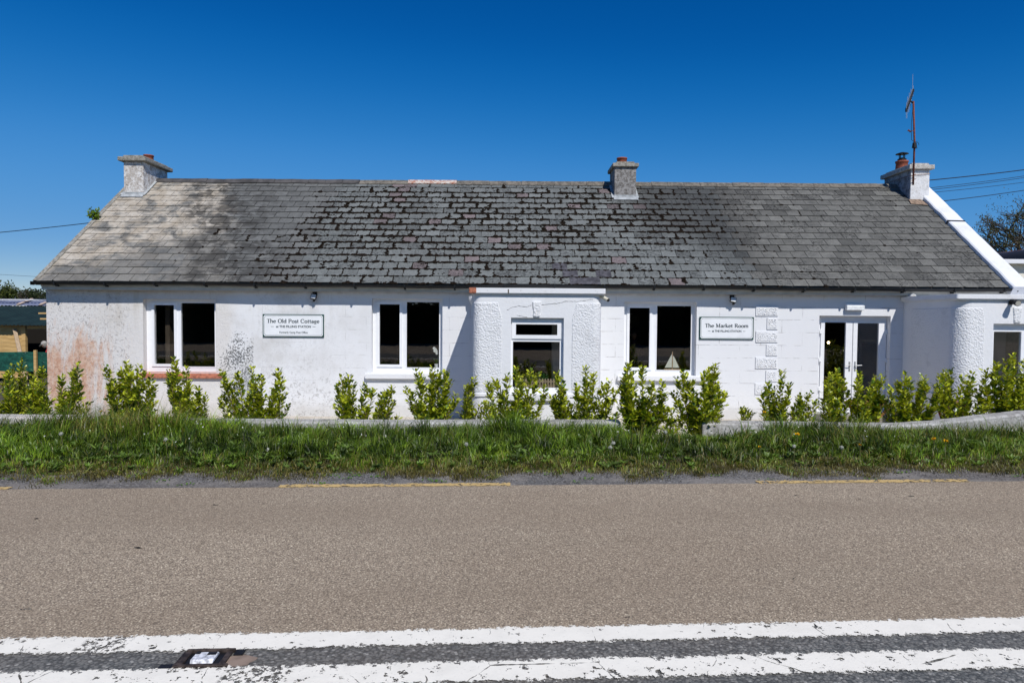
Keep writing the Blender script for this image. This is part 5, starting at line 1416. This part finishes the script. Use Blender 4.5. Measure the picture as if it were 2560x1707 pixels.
# ------------------------------------------------------------------ wires
def wire(pts, r, lab):
    m = MB(); q = []
    (a, b) = (Vector(pts[0]), Vector(pts[1])); 
    for k in range(25): u = k/24; p = a.lerp(b, u); p.z -= pts[2]*4*u*(1-u); q.append(p)
    m.tube(q, r, 6); o = m.build('overhead_wire', MBLK, None); tag(o, lab, 'wire', 'overhead wires behind the cottage')
def wp3(px, py, Y): x, z = P(px, py, Y); return (x, Y, z)
wire((wp3(-300, 604, 27), wp3(560, 512, 25), .15), .014, 'black overhead wire running left from behind the roof')
wire((wp3(-200, 672, 60), wp3(400, 706, 50), .1), .012, 'faint distant wire low over the shed trees')
wire((wp3(2100, 468, 24), wp3(2760, 396, 27), .12), .018, 'topmost and thickest wire right of the chimney')
wire((wp3(2100, 490, 24), wp3(2760, 407, 27), .14), .010, 'second wire from the top right of the chimney')
wire((wp3(2100, 495, 24), wp3(2760, 411, 27), .14), .010, 'third wire from the top right of the chimney, nearly touching the second')
wire((wp3(2100, 498, 24), wp3(2760, 426, 27), .14), .009, 'fourth and thinnest wire right of the chimney')
wire((wp3(2150, 522, 24), wp3(2760, 441, 27), .14), .014, 'lowest wire right of the chimney, passing before the tree')
# ------------------------------------------------------------------ shed, net fence at the left
def plank_m():
    n = N('new_pine_planks'); c = n.mix(n.mr(n.noise(2.5, 5, .6, n.vec((1, 1, 14))), .4, .6), (.60, .40, .17), (.46, .29, .11)); n.col(c); n.rough(.7); return n.m
MPL = plank_m()
YS = 26.0; gl = -.35
xs1 = P(60, 850, YS)[0]; xs0 = xs1-9; xs2 = xs1+5
ze = P(60, 813, YS-.3)[1]; zr = P(60, 747, YS+3.2)[1]
t = thing('timber_shed', (xs1-2, YS, gl), 'pine plank shed with dark green corrugated roof and clear ridge panels', 'shed')
m = MB(); z = gl; k = 0
while z < ze-.06: m.prismx([(YS-.022, z), (YS, z), (YS, z+.145), (YS-.012, z+.145)], xs0, xs1-.05); z += .15
m.box(xs0, xs1-.05, YS+.001, YS+.03, gl, ze-.05); m.build('plank_wall', MPL, t)
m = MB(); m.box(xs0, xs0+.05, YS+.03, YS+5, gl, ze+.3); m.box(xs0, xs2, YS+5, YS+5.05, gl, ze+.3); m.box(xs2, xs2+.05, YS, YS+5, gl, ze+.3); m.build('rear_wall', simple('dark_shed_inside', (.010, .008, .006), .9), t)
for x in (xs1-.05, xs2-.1): m = MB(); m.box(x, x+.14, YS-.06, YS+.06, gl, ze-.02); m.build('post', MPL, t)
m = MB(); m.box(xs1+.15, xs2, YS-.04, YS+.04, ze-.14, ze-.03); m.build('lintel', MPL, t)
def corr(y0, z0_, y1, z1_, mat, name):
    m = MB(); n_ = int((xs2-xs0+.8)/.025); th = math.atan2(z1_-z0_, y1-y0)
    for i in range(n_+1):
        x = xs0-.4+i*.025; h = .014*math.sin(x*2*math.pi/.15)
        m.v += [(x, y0-h*math.sin(th), z0_+h*math.cos(th)), (x, y1-h*math.sin(th), z1_+h*math.cos(th))]
    for i in range(n_): m.f.append((2*i, 2*i+2, 2*i+3, 2*i+1))
    return m.build(name, mat, t, smooth=True)
yk = YS-.35+(3.2+.35)*.70; zk = ze+(zr-ze)*.70
corr(YS-.35, ze, yk, zk, simple('dark_green_corrugated_steel', (.012, .026, .024), .55, var=.2, scale=3, spec=.3), 'corrugated_roof')
corr(yk-.05, zk+.02, YS+3.0, zr-.06, simple('milky_clear_sheet', (.16, .18, .26), .45, var=.3, scale=2, spec=.4), 'clear_roof_panel')
m = MB(); m.box(xs0-.4, xs2+.4, YS+2.9, YS+3.3, zr-.05, zr); m.build('ridge_cap', simple('dark_ridge_steel', (.02, .03, .035), .5), t)
for px in (42, 98):
    x = P(px, 760, YS+2)[0]; m = MB(); m.bar((x, yk-.1, zk+.06), (x+.0, YS+2.9, zr+.0), .10, .04); m.build('roof_batten', simple('pale_batten', (.55, .42, .33), .8), t)
m = MB(); m.box(xs0-.3, xs2+.3, YS+2.35, YS+2.42, zk+(zr-zk)*.62+.04, zk+(zr-zk)*.62+.09); m.build('roof_rail', simple('pale_rail', (.6, .6, .62), .6), t)
a = wp3(36, 824, YS-.25); b = (a[0]+.45, YS-.5, P(48, 882, YS-.5)[1]-1.0)
m = MB(); m.bar(wp3(36, 822, YS-.12), (P(49, 890, YS-.5)[0]+.25, YS-.55, gl), .13, .03); o = m.build('leaning_board', simple('weathered_board', (.48, .36, .24), .8), None); tag(o, 'weathered board leaning against the pine shed wall', 'board')
for py, lab in ((783, 'upper of two pale battens sticking out beyond the cottage corner'), (797, 'lower of two pale battens sticking out beyond the cottage corner')):
    a = wp3(97+(py-783)*.3, py, 24.5); m = MB(); m.bar(a, (a[0]+1.6, 24.5, a[2]), .06, .055); o = m.build('timber_batten', MPL, None); tag(o, lab, 'batten')
# net fence
YN = 22.0; nz0, nz1 = P(50, 928, YN)[1], P(50, 879, YN)[1]; xn1 = P(330, 900, YN)[0]; xn0 = P(-300, 900, YN)[0]
t = thing('net_fence', ((xn0+xn1)/2, YN, nz0-.3), 'green windbreak net fence on pale wooden posts', 'fence')
n = N('green_net'); c = n.mix(n.mr(n.noise(5, 5, .7), .4, .6), (.006, .055, .040), (.012, .10, .07)); c = n.mix(n.mr(n.noise(9, 4), .6, .7, 0, .8), c, (.01, .03, .03)); c = n.mix(n.mr(n.noise(11, 4, .6, n.vec((1,1,1), (0,0,0), (5,5,5))), .66, .7, 0, .7), c, (.35, .42, .42)); n.col(c); n.bump(n.noise(6, 4), 1, .05)
m = MB(); nn = 120
for i in range(nn+1):
    x = xn0+(xn1-xn0)*i/nn
    for j in range(5): m.v.append((x, YN+.04*math.sin(x*4)+.03*mnoise.noise(Vector((x*2, j, 0))), nz0+(nz1-nz0)*j/4-.02*abs(math.sin(x*1.2))*(j == 4)))
for i in range(nn):
    for j in range(4): a = i*5+j; m.f.append((a, a+5, a+6, a+1))
m.build('netting', n.m, t)
for px in (-220, -65, 90, 245):
    x = P(px, 900, YN-.06)[0]; m = MB(); m.box(x-.04, x+.04, YN-.12, YN-.05, gl, nz1+.06); m.build('post', MPL, t)
# person in a cap bending inside the shed opening
bend = dict(pel=(0,0,.72), chest=(0,.30,.98), neck0=(0,.40,1.06), neck=(0,.46,1.09), head=(0,.58,1.17), hipL=(-.1,0,.68), hipR=(.1,0,.68), kneeL=(-.12,.16,.40), kneeR=(.12,.16,.40), ankL=(-.12,-.04,.09), ankR=(.12,-.04,.09), toeL=(-.12,.12,.04), toeR=(.12,.12,.04),
    shL=(-.18,.34,1.02), shR=(.18,.34,1.02), elL=(-.22,.44,.76), elR=(.22,.44,.76), wrL=(-.12,.62,.62), wrR=(.12,.62,.62), look=(0,1,-.45))
hx, hz = P(113, 860, 24.6)
person((hx+.56, 24.6, hz-1.20), -math.pi/2, 'person in a grey cap and red top bending in the dark shed opening', bend, simple('red_jumper', (.38, .03, .03), .8), simple('dark_trousers', (.03, .03, .04), .9), simple('grey_hair', (.2, .19, .17), .8), simple('grey_cap', (.36, .34, .31), .8))
# ------------------------------------------------------------------ outbuilding at the right
YO = 21.0; xo = P(2470, 680, YO)[0]
zf1 = P(2540, 648, YO)[1]; zf0 = P(2540, 659, YO)[1]
t = thing('outbuilding', (xo+3, YO, 0), 'cream flat roofed outbuilding with a dark curved tin roof behind the right gable', 'outbuilding')
MCW = white_mat('cream_render', .1, (.74, .70, .60))
m = MB(); m.box(xo, xo+9, YO+.25, YO+6, -.2, zf0); m.build('outbuilding_wall', MCW, t)
m = MB(); m.box(xo-.2, xo+9.2, YO, YO+6.2, zf0+.002, zf1); m.build('roof_fascia', white_mat('white_fascia', .1), t, bev=.01)
m = MB(); ca = P(2490, 650, YO+3)[0]; nn = 30; wr = 4.6
for i in range(nn+1):
    a = math.pi*i/nn; x = ca+wr/2-wr/2*math.cos(a)-.4; z = zf1+.02+.62*math.sin(a)**.7 if 0 < i < nn else zf1+.02
    m.v += [(x, YO+.8, z), (x, YO+6, z), (x, YO+.8, zf1+.001), (x, YO+6, zf1+.001)]
for i in range(nn): a = i*4; m.f += [(a, a+1, a+5, a+4), (a, a+4, a+6, a+2), (a+1, a+3, a+7, a+5)]
n = N('rusty_black_tin'); c = n.mix(n.mr(n.noise(2.5, 5, .65), .46, .58), (.03, .03, .035), (.34, .12, .07)); c = n.mix(n.mr(n.noise(4, 4), .56, .62, 0, .8), c, (.40, .46, .52)); n.col(n.mix(n.mr(n.Z, zf1+.45, zf1+.55), (.02, .02, .022), c)); n.rough(.6)
m.build('curved_tin_roof', n.m, t)
# ------------------------------------------------------------------ trees
def tree(lab, X, Y, zg, H, crown, seed, nleaf, lsize, tints, twig=True, trunk=.16, lean=0, group=None):
    """crown: list of (dx, dy, z, rx, rz)"""
    rnd = random.Random(seed); t = thing('tree', (X, Y, zg), lab, 'tree', group); m = MB()
    base = Vector((X, Y, zg)); zc = min(c[2]-c[4]*.6 for c in crown); fork = Vector((X+lean, Y, max(zg+.8, zc)))
    m.tube([base, base.lerp(fork, .5)+Vector((.05, 0, 0)), fork], [trunk, trunk*.85, trunk*.7], 10); m.build('trunk', MBARK, t, smooth=True)
    m = MB(); lv = Leaves(); tips = []
    def grow(p, d, L_, r, lvl):
        e = p+d*L_; mid_ = p.lerp(e, .5)+rv(rnd)*L_*.06
        m.tube([p, mid_, e], [r, r*.8, r*.62], 6 if lvl < 2 else 4, cap=False)
        if lvl >= (5 if twig else 3): tips.append((p, e)); return
        for k in range(rnd.choice((2, 3, 3) if lvl < 4 else (2, 3))):
            nd = (d+rv(rnd)*.75+Vector((0,0,.12))).normalized()
            # stay inside the crown
            q = p.lerp(e, rnd.uniform(.55, 1)); tgt = rnd.choice(crown); c_ = Vector((X+tgt[0], Y+tgt[1], tgt[2])); inside = any(((e.x-X-c[0])/c[3])**2+((e.y-Y-c[1])/c[3])**2+((e.z-c[2])/c[4])**2 < 1 for c in crown)
            if not inside and lvl > 0: nd = (nd*.4+(c_-e).normalized()).normalized()
            grow(e if k == 0 else q, nd, L_*rnd.uniform(.66, .86), r*.62, lvl+1)
    for c in crown:
        c_ = Vector((X+c[0], Y+c[1], c[2])); d = (c_-fork)
        for k in range(3):
            dd = (d+rv(rnd)*c[3]*.8).normalized(); grow(fork, dd, max(.4, d.length*.42), trunk*.45, 0)
    m.build('branches', MBARK, t)
    for k in range(nleaf):
        if tips and rnd.random() < (.85 if twig else .35):
            p, e = rnd.choice(tips); q = p.lerp(e, rnd.uniform(.2, 1.2))+rv(rnd)*lsize*1.2
        else:
            c = rnd.choice(crown); v = rv(rnd)*(rnd.random()**.45); q = Vector((X+c[0]+v.x*c[3], Y+c[1]+v.y*c[3], c[2]+v.z*c[4]))
            if mnoise.noise(q*1.1) < -.12: continue
        b_ = rnd.choice(tints); j = rnd.uniform(.7, 1.3); lv.leaf(q, rv(rnd)+Vector((0,0,.2)), rv(rnd), lsize*rnd.uniform(.6, 1.3), lsize*.6, (b_[0]*j, b_[1]*j, b_[2]*j))
    lv.build('crown', MTREEL, t)
YT = 36; tx, tz = P(2560, 560, YT)
tree('sparse brownish tree with bare twigs behind the outbuilding at the right', tx+.3, YT, -.3, 6, [(.6, 0, tz+.2, 3.0, 2.0), (-1.7, .3, tz-.6, 1.9, 1.7), (2.6, 0, tz-.2, 2.4, 2.2), (-.4, 0, tz+.9, 1.9, 1.3), (-2.3, 0, tz-1.2, 1.2, 1.2)], 21, 5200, .085, [(1.9, 1.6, 1.2), (1.3, 1.3, 1.0), (2.6, 1.8, 1.5), (.8, .95, .8)], True, .20)
YT2 = 46
for k, (px, py, rx, rz, lab, tn) in enumerate([(15, 724, 1.0, .62, 'dense yellow green tree behind the shed at the left frame edge', [(1.6, 1.7, .6), (.9, 1.1, .7), (.5, .7, .6)]), (70, 738, .55, .40, 'small thin tree behind the shed roof', [(.8, .9, .8), (.5, .6, .6)]), (100, 735, .75, .42, 'dark tree behind the shed beside the cottage corner', [(.6, .8, .7), (.35, .5, .5)]), (-70, 715, 1.5, .9, 'large green tree behind the shed left of the frame', [(1.0, 1.2, .7)])]):
    x, z = P(px, py, YT2)
    cr = [(0, 0, z, rx, rz), (-rx*.5, .2, z-rz*.35, rx*.7, rz*.7), (rx*.6, 0, z-rz*.4, rx*.7, rz*.7), (0, .2, z-rz*1.3, rx*1.2, rz)]
    tree(lab, x, YT2, -.4, 3, cr, 40+k, 3200 if k in (0, 3) else (700 if k == 1 else 1800), .13, tn, k == 1, .10, group='trees beyond the shed')
# hedge on the far side of the road, seen only as a dark reflection in the panes
rnd = random.Random(77); lv = Leaves(); t = thing('hedgerow', (0, -12, ZR), 'dark hedgerow across the road, mirrored in the window panes', 'hedge')
for k in range(15000):
    x = rnd.uniform(-24, 26); z = rnd.random()**.8*3.6*(1+.22*mnoise.noise(Vector((x*.35, 0, 0)))); lv.leaf(Vector((x, -12+rnd.uniform(-.7, .7), ZR+z)), rv(rnd), rv(rnd), .34, .22, (.45, .55, .5))
lv.build('foliage', MTREEL, t)
m = MB(); m.box(-24, 26, -12.2, -11.8, ZR-.1, ZR+2.4); m.build('dense_core', simple('dark_hedge_core', (.012, .015, .006), 1), t)
# ------------------------------------------------------------------ grass verge
rng = np.random.default_rng(12)
def gzv(x, y):
    v = y-MR*x; t_ = np.clip((v-VE)/np.maximum(.3, (WY0-MR*x-VE)), 0, 1)
    z = ZR-.008-.26*t_*t_+.07*np.sin(np.pi*np.minimum(1, t_*1.6))-.13*np.exp(-((x-2.75)/.95)**4)*np.clip((y-9.3)/1.5, 0, 1); return np.where(v < VE, ZR-.008, np.where(y > WY1, ZB, z)), t_
def blades(name, n_clump, per, hfun, cfun, wid, lab, mat, xr=(-13.5, 14), yr=(0, 1), spread=.05, lean=.55, keep=None, outside=False):
    cx = rng.uniform(*xr, n_clump); u = rng.uniform(*yr, n_clump)
    y0 = VE+MR*cx-.20+.13*np.sin(cx*3.1)+.09*np.sin(cx*7.3+1)+.06*np.sin(cx*17+2)
    cy = y0+(WY0-.02-y0)*u
    gx0, gx1 = xw_b+.05, xw_c-.05
    _, t_ = gzv(cx, cy)
    if keep is not None:
        k = keep(cx, cy, t_); cx, cy, t_ = cx[k], cy[k], t_[k]
    ch = hfun(cx, cy, t_)
    n = len(cx); N_ = n*per
    X = np.repeat(cx, per)+rng.normal(0, spread, N_); Y = np.repeat(cy, per)+rng.normal(0, spread, N_); Y = np.minimum(Y, WY0-.01)
    Z, T = gzv(X, Y); H = np.repeat(ch, per)*rng.uniform(.55, 1.15, N_)
    dirc = np.repeat(rng.uniform(0, 2*np.pi, n), per); a = dirc+rng.normal(0, .9, N_)
    ln = lean*rng.uniform(.15, 1.2, N_)
    dx, dy = np.cos(a)*ln, np.sin(a)*ln
    w_ = wid*rng.uniform(.6, 1.3, N_); fa = rng.uniform(0, np.pi, N_); wx, wy = np.cos(fa)*w_/2, np.sin(fa)*w_/2*.6
    p0 = np.stack([X, Y, Z-.01], 1); p1 = np.stack([X+dx*H*.35, Y+dy*H*.35, Z+H*.62], 1); p2 = np.stack([X+dx*H*1.0, Y+dy*H*1.0, Z+H*(1-.28*ln)], 1)
    W3_ = np.stack([wx, wy, np.zeros(N_)], 1)
    V = np.stack([p0-W3_, p0+W3_, p1-W3_*.8, p1+W3_*.8, p2], 1).reshape(-1, 3)
    b = (np.arange(N_)*5)[:, None]
    Fa = np.concatenate([b+np.array([[0, 1, 3]]), b+np.array([[0, 3, 2]]), b+np.array([[2, 3, 4]])], 0)
    c = cfun(X, Y, T, np.repeat(rng.uniform(0, 1, n), per), rng.uniform(0, 1, N_), H)
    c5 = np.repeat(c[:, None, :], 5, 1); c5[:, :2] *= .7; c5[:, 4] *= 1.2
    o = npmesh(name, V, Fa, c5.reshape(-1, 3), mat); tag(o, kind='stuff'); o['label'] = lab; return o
def hN(x, y, s=1): return .5+.5*np.sin(x*1.3*s+np.sin(y*2.1+x*.7)*1.5)*np.cos(x*.57*s+y*1.1+2)
def h_main(x, y, t):
    m_ = np.exp(-((x+5.6)/1.3)**2)*(t > .5)*.20
    tuft = (rng.uniform(0, 1, len(x)) > .91)*.17
    return (.05+.24*np.clip(t*2.1, 0, 1)**.8)*(.45+1.05*hN(x, y)*hN(x, y, 3.1)+.45*hN(x*2.3, y*3.1, 2.7)**2)*(1-.55*np.clip((t-.68)*3.5, 0, 1)*(1-.8*np.exp(-((x+1.0)/.9)**2)))*(1-.72*np.exp(-((x-2.75)/1.0)**4)*np.clip((t-.35)*4, 0, 1))+m_+tuft*np.clip(t*3, 0, 1)*(.3+.7*(t < .8))
def c_main(x, y, t, k, r, h):
    g = np.stack([np.full_like(x, 1.0), np.full_like(x, 1.0), np.full_like(x, 1.0)], 1)*(.22+1.15*k[:, None]**1.3)*(.6+.8*r[:, None])*(.45+1.15*hN(x, y, 2.9)*hN(y, x, 1.7))[:, None]
    yel = (k > .72); g[yel] *= np.array([1.25, 1.08, .8])
    dkb = (k < .2); g[dkb] *= np.array([.7, .82, 1.1])
    brown = np.clip(1-t/.13, 0, 1)*.9+.07+.8*np.exp(-((x+5.4)**2)/1.1)*(t > .45)+.22*np.clip((x-1)/5, 0, 1)
    isb = r < brown*(.35+.5*hN(x, y, 2.3))
    g[isb] = np.array([1.7, .85, 2.4])*(.5+.7*k[isb][:, None])
    return g
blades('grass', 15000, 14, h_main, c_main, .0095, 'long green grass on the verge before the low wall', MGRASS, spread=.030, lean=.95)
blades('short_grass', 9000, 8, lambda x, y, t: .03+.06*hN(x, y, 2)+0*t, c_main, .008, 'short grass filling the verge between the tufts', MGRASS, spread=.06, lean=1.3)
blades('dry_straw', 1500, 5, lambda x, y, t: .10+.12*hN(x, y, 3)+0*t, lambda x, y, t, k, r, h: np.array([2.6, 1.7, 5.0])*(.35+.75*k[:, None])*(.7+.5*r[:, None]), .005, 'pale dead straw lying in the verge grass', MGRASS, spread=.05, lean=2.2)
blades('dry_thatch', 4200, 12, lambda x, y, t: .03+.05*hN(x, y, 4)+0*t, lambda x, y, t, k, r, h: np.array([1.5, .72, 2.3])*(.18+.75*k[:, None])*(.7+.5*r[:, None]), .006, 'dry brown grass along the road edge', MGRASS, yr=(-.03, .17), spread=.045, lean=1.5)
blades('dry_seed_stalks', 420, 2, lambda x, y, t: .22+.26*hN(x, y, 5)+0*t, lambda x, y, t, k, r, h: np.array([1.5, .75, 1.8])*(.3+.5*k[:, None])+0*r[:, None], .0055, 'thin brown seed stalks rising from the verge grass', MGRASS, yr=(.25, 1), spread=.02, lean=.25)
# broadleaf weeds
lv = Leaves(); rnd = random.Random(9)
for k in range(2300):
    x = rnd.uniform(-13, 13.5); u = rnd.random(); y0 = VE+MR*x; y = y0-.02+(WY0-.08-y0)*(u**1.15); z = float(gzv(np.array([x]), np.array([y]))[0][0])
    nn = rnd.randint(4, 9); sz = rnd.uniform(.04, .12)*(1 if u > .12 else .8); g = rnd.uniform(.35, 1.5); tl_ = u*.10*rnd.random()+.05*rnd.random(); a0 = rnd.uniform(0, 6)
    up_ = rnd.uniform(.25, 1.3)
    for q in range(nn):
        a = a0+q*6.28/nn; lv.leaf(Vector((x, y, z+tl_)), Vector((math.cos(a), math.sin(a), up_*rnd.uniform(.6, 1.3))), Vector((rnd.uniform(-.3,.3), rnd.uniform(-.3,.3), 1)), sz*rnd.uniform(.7, 1.2), sz*rnd.uniform(.28, .5), (g, g*.95, g*.7), .2)
tw = thing('weeds', (0, 9.5, ZR), 'broad leaved weeds scattered through the verge grass', 'weeds'); tw['kind'] = 'stuff'
o = lv.build('foliage', MWEED, tw); o.parent = None; bpy.data.objects.remove(tw); o.name = 'verge_weeds'; o.location = (0, 9.5, ZR); tag(o, 'broad leaved weeds scattered through the verge grass', kind='stuff')
# tiny white and yellow specks of daisies / seed fluff, uncountable
lv = Leaves()
for k in range(260):
    x = rnd.uniform(-12, 12.5); y0 = VE+MR*x; u = rnd.uniform(.2, 1); y = y0+(WY0-.1-y0)*u; z = float(gzv(np.array([x]), np.array([y]))[0][0])+rnd.uniform(.12, .30)
    for q in range(4): lv.leaf(Vector((x, y, z)), rv(rnd), rv(rnd), .012, .012, (1, 1, 1))
tw = thing('x', (0, 0, 0), 'x', 'x'); n = N('tiny_white_petals'); n.col((.7, .7, .62)); o = lv.build('tiny_flowers', n.m, tw); o.parent = None; bpy.data.objects.remove(tw); tag(o, 'tiny white flowers dotted through the verge grass', kind='stuff')
# dandelions
MYEL = simple('dandelion_yellow', (.80, .48, .01), .7, var=.1); MFLUFF = simple('dandelion_fluff', (.34, .35, .30), .9, var=.2); MDST = simple('dandelion_stalk', (.16, .16, .06), .7)
def ground_hit(px, py, hgt):
    y = 8.0
    for it in range(400):
        x, z = P(px, py, y)
        if z-hgt <= float(gzv(np.array([x]), np.array([y]))[0][0]) or y > WY0-.06: break
        y += .01
    return x, y, z
fl = [((252,1029),'yellow dandelion on the pale wall left of the first shrub'),((1455,1152),'yellow dandelion low at the road edge below the wall gap'),((1993,1086),'largest yellow dandelion below the quoins'),((1911,1031),'yellow dandelion against the shrub below the quoins'),((1899,1117),'small yellow dandelion right of the wall gap'),((2150,1112),'small orange yellow dandelion below the glass doors'),((2335,1098),'left one of the two close yellow dandelions near the right edge'),((2364,1103),'right one of the two close yellow dandelions near the right edge'),((1404,1179),'tiny yellow dandelion on the gravel edge below the porch')]
for (px, py), lab in fl:
    x, y, z = ground_hit(px, py, .22); zg = float(gzv(np.array([x]), np.array([y]))[0][0]); s_ = .6 if 'small' in lab or 'tiny' in lab else 1
    t = thing('dandelion', (x, y, zg), lab, 'dandelion', 'yellow dandelions in the verge')
    lv = Leaves(); rnd = random.Random(px)
    for k in range(34): a = rnd.uniform(0, 6.28); e = rnd.uniform(.0, 1.1); lv.leaf(Vector((x, y, z)), Vector((math.cos(a), math.sin(a)-.35, e)), rv(rnd), .034*s_, .011*s_, (1,1,1))
    lv.build('flower_head', MYEL, t); m = MB(); m.tube([(x, y, zg), (x+.01, y+.01, (z+zg)/2), (x, y, z)], .004, 5); m.build('stalk', MDST, t)
sd = [((332,1052),'white dandelion clock left of the brown grass patch'),((152,1084),'left dandelion clock at the far left'),((414,1098),'dandelion clock below the second shrub'),((90,1120),'dandelion clock low at the far left'),((669,1123),'upper one of two dandelion clocks below the first sign'),((706,1143),'lower one of two dandelion clocks below the first sign'),((593,1052),'dandelion clock on the wall below the mould patch'),((1166,1110),'dandelion clock below the left corner of the middle porch'),((1533,1107),'upper dandelion clock left of the wall gap'),((1526,1118),'lower dandelion clock left of the wall gap'),((1664,1080),'dandelion clock in the middle of the wall gap'),((2207,1070),'dandelion clock below the wooden folding table'),((2104,1118),'dandelion clock below the left glass door'),((1985,1115),'faint dandelion clock below the quoins'),((2105,1036),'large dandelion clock on the wall before the glass doors')]
for (px, py), lab in sd:
    x, y, z = ground_hit(px, py, .24); zg = float(gzv(np.array([x]), np.array([y]))[0][0])
    t = thing('dandelion_clock', (x, y, zg), lab, 'dandelion clock', 'dandelion seed heads in the verge'); rnd = random.Random(px); lv = Leaves()
    for k in range(60): d_ = rv(rnd); lv.leaf(Vector((x, y, z))+d_*.017, d_+rv(rnd)*.2, rv(rnd), .010, .006, (1,1,1))
    m = MB(); m.blob((x, y, z), (.018,)*3, 1, 2); m.build('seed_ball', MFLUFF, t)
    lv.build('fluff', MFLUFF, t); m = MB(); m.tube([(x, y, zg), (x+.01, y+.01, (z+zg)/2), (x, y, z)], .0035, 5); m.build('stalk', MDST, t)
# gravel and leaf litter on the old tarmac edge
m = MB(); rnd = random.Random(31)
for k in range(2600):
    x = rnd.uniform(-9, 10); v = VT+.03+(VE+.05-VT)*rnd.random()**.6; s_ = rnd.uniform(.004, .012)
    m.blob((x, v+MR*x, ZR+.001), (s_, s_*.8, s_*.6), rnd.random(), 1)
n = N('loose_grit'); n.col(n.mix(n.mr(n.noise(60, 2), .4, .6), (.08, .075, .07), (.26, .24, .21))); o = m.build('road_grit', n.m); tag(o, 'loose grit along the road edge', kind='stuff')
lv = Leaves()
for k in range(36):
    x = rnd.uniform(-6, 7); v = VT+.10+(VE-VT-.1)*rnd.random(); y = v+MR*x
    for q in range(rnd.randint(8, 16)): a = rnd.uniform(0, 6.28); lv.leaf(Vector((x+rnd.gauss(0, .05), y+rnd.gauss(0, .02), ZR+.004)), Vector((math.cos(a), math.sin(a), .4)), Vector((0,0,1)), .03, .016, (1.1, 1.2, .8))
tw = thing('x', (0, 0, 0), 'x', 'x'); o = lv.build('edge_weeds', MWEED, tw); o.parent = None; bpy.data.objects.remove(tw); tag(o, 'tiny green weeds growing out of the old tarmac edge', kind='stuff')
# ------------------------------------------------------------------ road stud
sx, sy = G(513, 1648, ZR); ang = MR
t = thing('road_stud', (sx, sy, ZR), 'worn cast iron road stud with white reflector between the white lines', 'road stud')
mt = Matrix.Translation((sx, sy, ZR)) @ Matrix.Rotation(ang, 4, 'Z')
MIRON = simple('worn_cast_iron', (.055, .042, .036), .6, metal=.2, var=.6, scale=30)
m = MB()
m.box(-.115, .125, .062, .078, 0, .020, mt); m.box(-.125, .135, -.085, -.066, 0, .016, mt); m.box(-.125, -.085, -.066, .062, 0, .014, mt); m.box(.085, .115, -.066, .062, 0, .012, mt); m.build('iron_frame', MIRON, t, bev=.005)
m = MB(); m.box(-.19, -.125, -.090, -.050, .001, .007, mt); m.box(.125, .17, .03, .082, .001, .007, mt); m.box(-.083, .083, -.064, .060, .001, .004, mt); m.build('bitumen_pad', MBLK, t)
m = MB(); m.prismx([(-.055, .006), (.045, .006), (.040, .020), (-.045, .024)], -.055, .055); m.v = [tuple(mt @ Vector(v)) for v in m.v]; m.build('reflector', simple('white_reflector', (.62, .63, .66), .4, var=.5, scale=45, spec=.6), t, bev=.004)
m = MB(); m.box(-.05, -.03, .012, .034, .0225, .026, mt)
m.build('glass_bead', MBLK, t, bev=.003); m = MB(); m.box(.008, .050, .002, .026, .0225, .026, mt); m.build('glass_bead', MBLK, t, bev=.003)
m = MB(); n0 = 14; ring = [tuple(mt @ Vector((.165+.085*math.cos(a*6.283/n0)*(1+.2*math.sin(a*2.3)), -.02+.06*math.sin(a*6.283/n0), .0015))) for a in range(n0)]; m.quad(*ring); m.build('resin_patch', simple('brown_resin', (.24, .18, .14), .7, var=.25), t)
# dark scraps and stains lying on the tan surface, flakes of white
lv = Leaves()
for px, py, L_ in ((341, 1371, .10), (89, 1298, .07), (531, 1263, .07), (1987, 1240, .06), (2273, 1241, .08), (2150, 1250, .05), (212, 1387, .03), (57, 1525, .05), (1570, 1544, .04), (1990, 1448, .03)):
    x, y = G(px, py, ZR); rnd = random.Random(px)
    for k in range(3): lv.leaf(Vector((x+rnd.uniform(-.02, .02), y, ZR+.006+k*.002)), Vector((1, rnd.uniform(-.4, .4), .03)), Vector((0, 0, 1)), L_*rnd.uniform(.3, .6), L_*.18, (1, 1, 1))
tw = thing('x', (0, 0, 0), 'x', 'x'); o = lv.build('road_litter', simple('black_scraps', (.02, .018, .016), .9), tw); o.parent = None; bpy.data.objects.remove(tw)
tag(o, 'small dark scraps scattered over the tan road surface', kind='stuff')
m = MB(); rnd = random.Random(6); s0 = (18.05-YE)/math.cos(RP)
m.quad(RF(c3x0-.10, s0-.24, .042), RF(c3x0+.32, s0-.30, .042), RF(c3x0+.27, s0+.02, .038), RF(c3x0-.04, s0+.02, .038)); m.build('flashing', simple('rust_stained_lead', (.24, .17, .12), .8, var=.5, scale=12), ch3)
